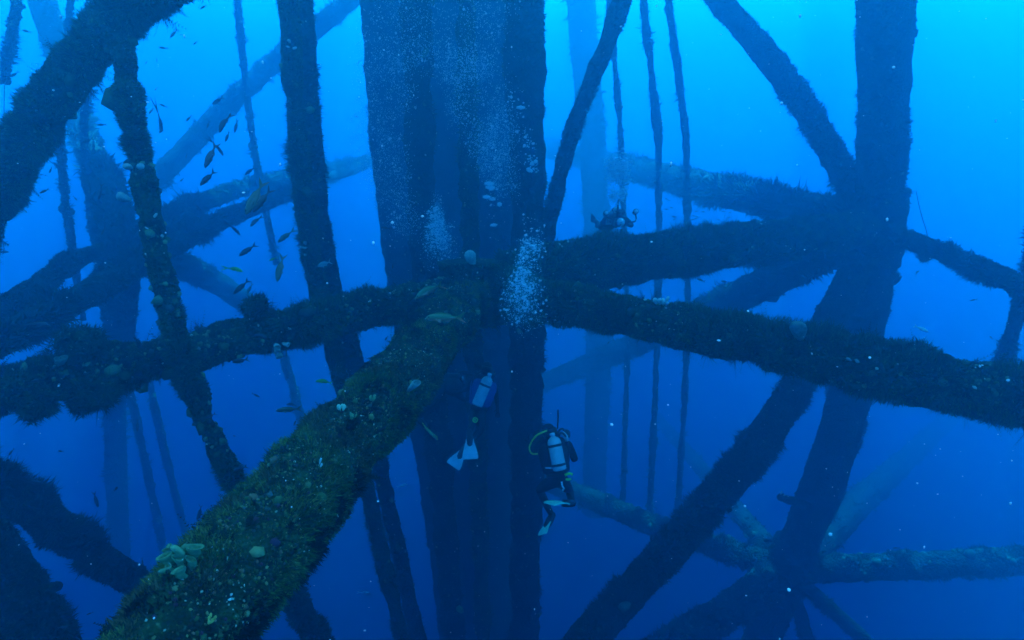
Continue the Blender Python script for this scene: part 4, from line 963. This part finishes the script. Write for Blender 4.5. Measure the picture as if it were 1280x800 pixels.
for a in [
    (555, 397, 46, 180, 'rosy', 'olive fish with rosy belly swimming level below the knot of braces', 4.8),
    (536, 362, 40, 212, 'rosy', 'olive fish with rosy belly diving, just above its level twin', 5.0),
    (318, 248, 46, 245, 'olive', 'largest olive fish, nose down, between the slim leaning pipe and double post', 4.4),
    (327, 251, 36, 232, 'dark', 'dark fish half hidden behind the largest olive fish', 4.7),
    (263, 195, 33, 250, 'dark', 'long dark fish diving steeply, right of the slim leaning pipe', None),
    (279, 153, 27, 247, 'dark', 'dark fish nose down in front of the far diagonal', None),
    (259, 223, 25, 225, 'dark', 'dark fish diving just below the long steep one', None),
    (295, 158, 16, 255, 'dark', 'slender small fish nose down under the far diagonal', None),
    (284, 171, 13, 240, 'dark', 'small fish between the slender one and the long steep one', None),
    (276, 188, 15, 292, 'dark', 'small curled fish by the tail of the long steep one', None, 0, 3.0),
    (272, 126, 16, 218, 'dark', 'small fish lying along the far diagonal\'s upper part', None),
    (312, 214, 15, 218, 'dark', 'small dark fish above the largest olive fish\'s tail', None),
    (319, 276, 19, 235, 'dark', 'dark fish right below the largest olive fish', None),
    (296, 288, 15, 302, 'dark', 'small bent fish turning downwards below the largest olive fish', None, 0, 3.0),
    (309, 313, 24, 215, 'dark', 'dark fork-tailed fish over the open gap above the long brace', None),
    (356, 296, 23, 214, 'olive', 'olive fish with raised tail close to the double post', None),
    (350, 336, 33, 258, 'olive', 'slim olive fish standing on its nose beside the double post', None),
    (341, 324, 11, 200, 'lime', 'small lime fish behind the nose-standing one', None),
    (295, 336, 20, 340, 'lime', 'bright lime fish heading down over the gap above the long brace', None),
    (301, 359, 24, 226, 'dark', 'dark fish nosing down onto the long brace', None),
    (312, 361, 15, 240, 'olive', 'dull olive fish hovering at the round dark coral head', None),
    (405, 330, 17, 200, 'pale', 'pale round fish at the foot of the double post', 9.0, 0, 0.0, None, 1.5),
    (405, 476, 20, 182, 'lime', 'bright lime fish by the underwater end of the double post', None),
    (360, 512, 28, 183, 'olive', 'olive fish swimming level beside the foreground brace', None),
    (365, 505, 15, 188, 'dark', 'small dark fish above the level olive one', None),
    (300, 451, 23, 190, 'dark', 'dark fish under the long brace by the slim leaning pipe', None),
    (320, 494, 11, 335, 'dark', 'small dark fish in the gap below the long brace', None),
    (326, 419, 20, 335, 'dark', 'black fish against the long brace', 7.0),
    (47, 405, 31, 355, 'dark', 'dark fish heading right above the long brace\'s end', None),
    (125, 240, 20, 257, 'dark', 'dark fish nose down beside the slim leaning pipe, on its outer side', None),
    (109, 176, 15, 206, 'dark', 'small fish below the slanting brace, in front of the far leg', None),
    (94, 170, 13, 268, 'dark', 'small fish pointing straight down below the slanting brace', None),
    (18, 93, 12, 212, 'dark', 'small fish beside the ragged pipe in the top corner', None),
    (217, 42, 14, 233, 'dark', 'small fish alone in open water right of the slanting brace', None),
    (203, 160, 16, 262, 'dark', 'small fish with spread fins beside the slim leaning pipe\'s upper half', None, 30, 3.0),
    (247, 259, 15, 325, 'dark', 'small fish heading down and right between two hazy braces', None),
    (77, 374, 14, 272, 'dark', 'small dark fish upright in front of the hazy brace', None),
    (5, 315, 13, 0, 'dark', 'small dark fish at the picture\'s edge below the slanting brace', None),
    (172, 532, 15, 280, 'dark', 'dark fish nose down below the long brace, near faint pipes', None),
    (263, 520, 15, 205, 'dark', 'dark fish against the lower part of the slim leaning pipe', 6.4),
    (300, 586, 20, 200, 'dark', 'dark fish at the bottom end of the slim leaning pipe', 6.8),
    (42, 603, 21, 352, 'dark', 'dark fish above the lowest slanting brace', None),
    (120, 625, 19, 284, 'dark', 'dark fish nose down above the lowest slanting brace', None),
    (250, 641, 18, 250, 'dark', 'dark fish just above the pale sage sponge cluster', None),
    (79, 784, 16, 10, 'dark', 'dark fish low down by the bottom corner pipe', 6.0),
    (1152, 411, 17, 335, 'silver', 'glinting silver fish in open water beyond the far leg', 8.5),
    (1145, 341, 11, 28, 'dark', 'small fish below the slim brace beside the far leg', None),
    (47, 476, 18, 190, 'dark', 'black fish against the outer end of the long brace', 6.2),
    (482, 285, 11, 170, 'dark', 'small dark fish in front of the conductor pipe nearest the double post', 9.0),
    (503, 607, 14, 20, 'silver', 'faint pale fish deep beside the foreground brace', 15.0),
    (455, 741, 14, 350, 'silver', 'faint pale fish deep below the foreground brace', 16.0),
]:
    px, py, ln, an, kd, lb, dp = a[:7]
    tw = a[7] if len(a) > 7 else random.uniform(-18, 18)
    bd_ = a[8] if len(a) > 8 else random.choice((0.0, 0.0, 0.8, -0.8))
    add_fish(px, py, ln, an, kd, lb, dp, tw, bd_, a[9] if len(a) > 9 else GM, a[10] if len(a) > 10 else 1.0)
def tiny(lst, label, group, depth=9.0):
    for q in lst:
        px, py, ln, an = q[:4]
        add_fish(px, py, ln, an, 'dark', q[4] if len(q) > 4 else label, depth * random.uniform(0.85, 1.15), random.uniform(-35, 35), 0.0, group)
tiny([(244, 54, 7, 210, 'tiny fish nearest the far diagonal, high in the upper gap'), (204, 60, 8, 190, 'tiny level fish just below the lone small fish in open water'),
      (254, 9, 9, 215, 'tiny fish at the very top, right of the slanting brace'), (183, 78, 5, 260, 'tiny speck of a fish in the corner under the slanting brace'),
      (196, 75, 5, 270, 'tiny upright fish right of the speck under the slanting brace'), (195, 111, 6, 260, 'tiny upright fish beside the upper end of the slim leaning pipe'),
      (189, 139, 9, 255, 'tiny plump fish close to the slim leaning pipe\'s upper half'), (204, 132, 8, 160, 'tiny faint fish right of the plump one by the slim leaning pipe'),
      (236, 148, 10, 240, 'tiny fish midway between the slim leaning pipe and far diagonal'), (260, 156, 9, 240, 'tiny fish in front of the middle of the far diagonal'),
      (233, 195, 7, 250, 'tiny fish left of the long steep one, on the far diagonal'), (227, 225, 6, 220, 'tiny fish where the far diagonal meets the hazy brace')], None, 'tiny fish in the upper gap')
tiny([(33, 39, 9, 170, 'tiny fish between the ragged pipe and the far leg\'s top'), (127, 156, 9, 190, 'tiny fish in the notch between slanting brace and slim leaning pipe'),
      (63, 213, 9, 210, 'tiny fish just under the slanting brace, above two other tiny ones'), (55, 239, 10, 215, 'tiny fish in the bright water left of the thin hazy pipes'),
      (32, 264, 9, 330, 'tiny fish beside the ragged lower end of the slanting brace'), (94, 248, 7, 310, 'tiny fish between the twin thin hazy pipes'),
      (122, 222, 7, 310, 'tiny fish on the far leg, above the nose-down one'), (129, 289, 10, 240, 'tiny fish on the far leg where the hazy brace joins'),
      (76, 321, 7, 270, 'tiny upright fish against the thin left twin pipe'), (5, 397, 6, 200, 'tiny fish at the picture\'s edge on the hazy brace')], None, 'tiny fish by the far leg', 8.0)
tiny([(14, 565, 9, 240, 'tiny fish at the edge in the bright gap under the long brace'), (76, 564, 8, 180, 'tiny level fish in the middle of the bright lower gap'),
      (145, 611, 10, 40, 'tiny fish in front of the faint lower part of the far leg'), (54, 612, 8, 260, 'tiny upright fish next to the dark one above the lowest brace'),
      (19, 669, 6, 220, 'tiny fish between the lowest slanting brace and the corner pipe'), (191, 712, 7, 200, 'tiny black fish just left of the sage sponges'),
      (178, 702, 9, 280, 'tiny upright fish over the end of the lowest slanting brace'), (168, 748, 8, 260, 'tiny fish against the end of the lowest slanting brace'),
      (112, 767, 7, 200, 'tiny fish in the bottom gap left of the foreground brace'), (88, 759, 5, 180, 'tiniest fish in the bottom gap, beside the corner pipe'),
      (293, 545, 5, 180, 'tiny dot of a fish right of the slim leaning pipe\'s lower part'), (369, 528, 9, 250, 'tiny fish just under the level olive fish'),
      (358, 442, 8, 268, 'tiny upright fish right under the long brace')], None, 'tiny fish low down', 7.0)
tiny([(876, 350, 10, 160, 'tiny dark fish in the gap between two braces, left of its twin'), (906, 352, 10, 170, 'tiny dark fish in the gap between two braces, right of its twin'),
      (839, 345, 7, 180, 'tiny fish at the narrow end of the gap between two braces'), (1217, 375, 9, 190, 'tiny fish under the slim brace at the far right'),
      (1239, 422, 7, 150, 'tiny fish above the long brace next to the thin right-hand diagonal'), (1017, 471, 6, 180, 'tiny fish under the long brace in front of the big diagonal'),
      (1170, 509, 6, 180, 'tiny fish in open water under the long brace\'s right part'), (1136, 500, 6, 180, 'tiny fish under the long brace, right of the far leg'),
      (1249, 526, 6, 190, 'tiny fish under the long brace close to the right edge'), (806, 421, 6, 180, 'tiny black fish under the long brace near the three thin pipes'),
      (879, 438, 6, 180, 'tiny black fish touching the underside of the long brace'), (1120, 685, 8, 180, 'tiny fish above the lower level brace at the right'),
      (761, 428, 6, 230, 'tiny fish under the long brace, right of the central bundle')], None, 'tiny fish along the bare brace', 9.0)
tiny([(828 + random.random() * 90, 244 + random.random() * 32, 4.5, random.choice((170, 190, 200, 350))) for k in range(30)],
     'tiny fish of the dense little school beside the distant diver', 'little school by the distant diver', 14.0)
tiny([(404, 365, 8, 190, 'tiny fish against the long brace below the double post'), (491, 333, 6, 260, 'tiny fish over the long brace near the knot'),
      (483, 423, 7, 230, 'tiny fish on the upper end of the foreground brace')], None, 'tiny fish near the knot', 7.0)

# ------------------------------------------------------------------ drifting particles
M_SNOW = plain('plankton', (0.88, 0.86, 0.8), 0.5)
n = 450
px_ = rng.random(n) * 1280; py_ = rng.random(n) ** 1.25 * 800
dp_ = 1.2 + rng.random(n) * 4.5
cen = np.array([tuple(P(x, y, d)) for x, y, d in zip(px_, py_, dp_)])
bmi = bmesh.new(); bmesh.ops.create_icosphere(bmi, subdivisions=1, radius=1)
iv = np.array([q.co[:] for q in bmi.verts]); fi = np.array([[q.index for q in f.verts] for f in bmi.faces]); bmi.free()
sz = dp_ / FOC * (0.3 + 1.8 * rng.random(n) ** 6)
V = iv[None] * (sz[:, None, None] * (0.5 + rng.random((n, 1, 3)))) + cen[:, None, :]
F = fi[None] + (np.arange(n) * len(iv))[:, None, None]
o = fast_mesh('marine_snow', V.reshape(-1, 3), [F.reshape(-1, 3)], M_SNOW, None, (0, 4, -1), smooth=True)
tag(o, 'pale specks of plankton drifting in the water', 'plankton', kind='stuff')
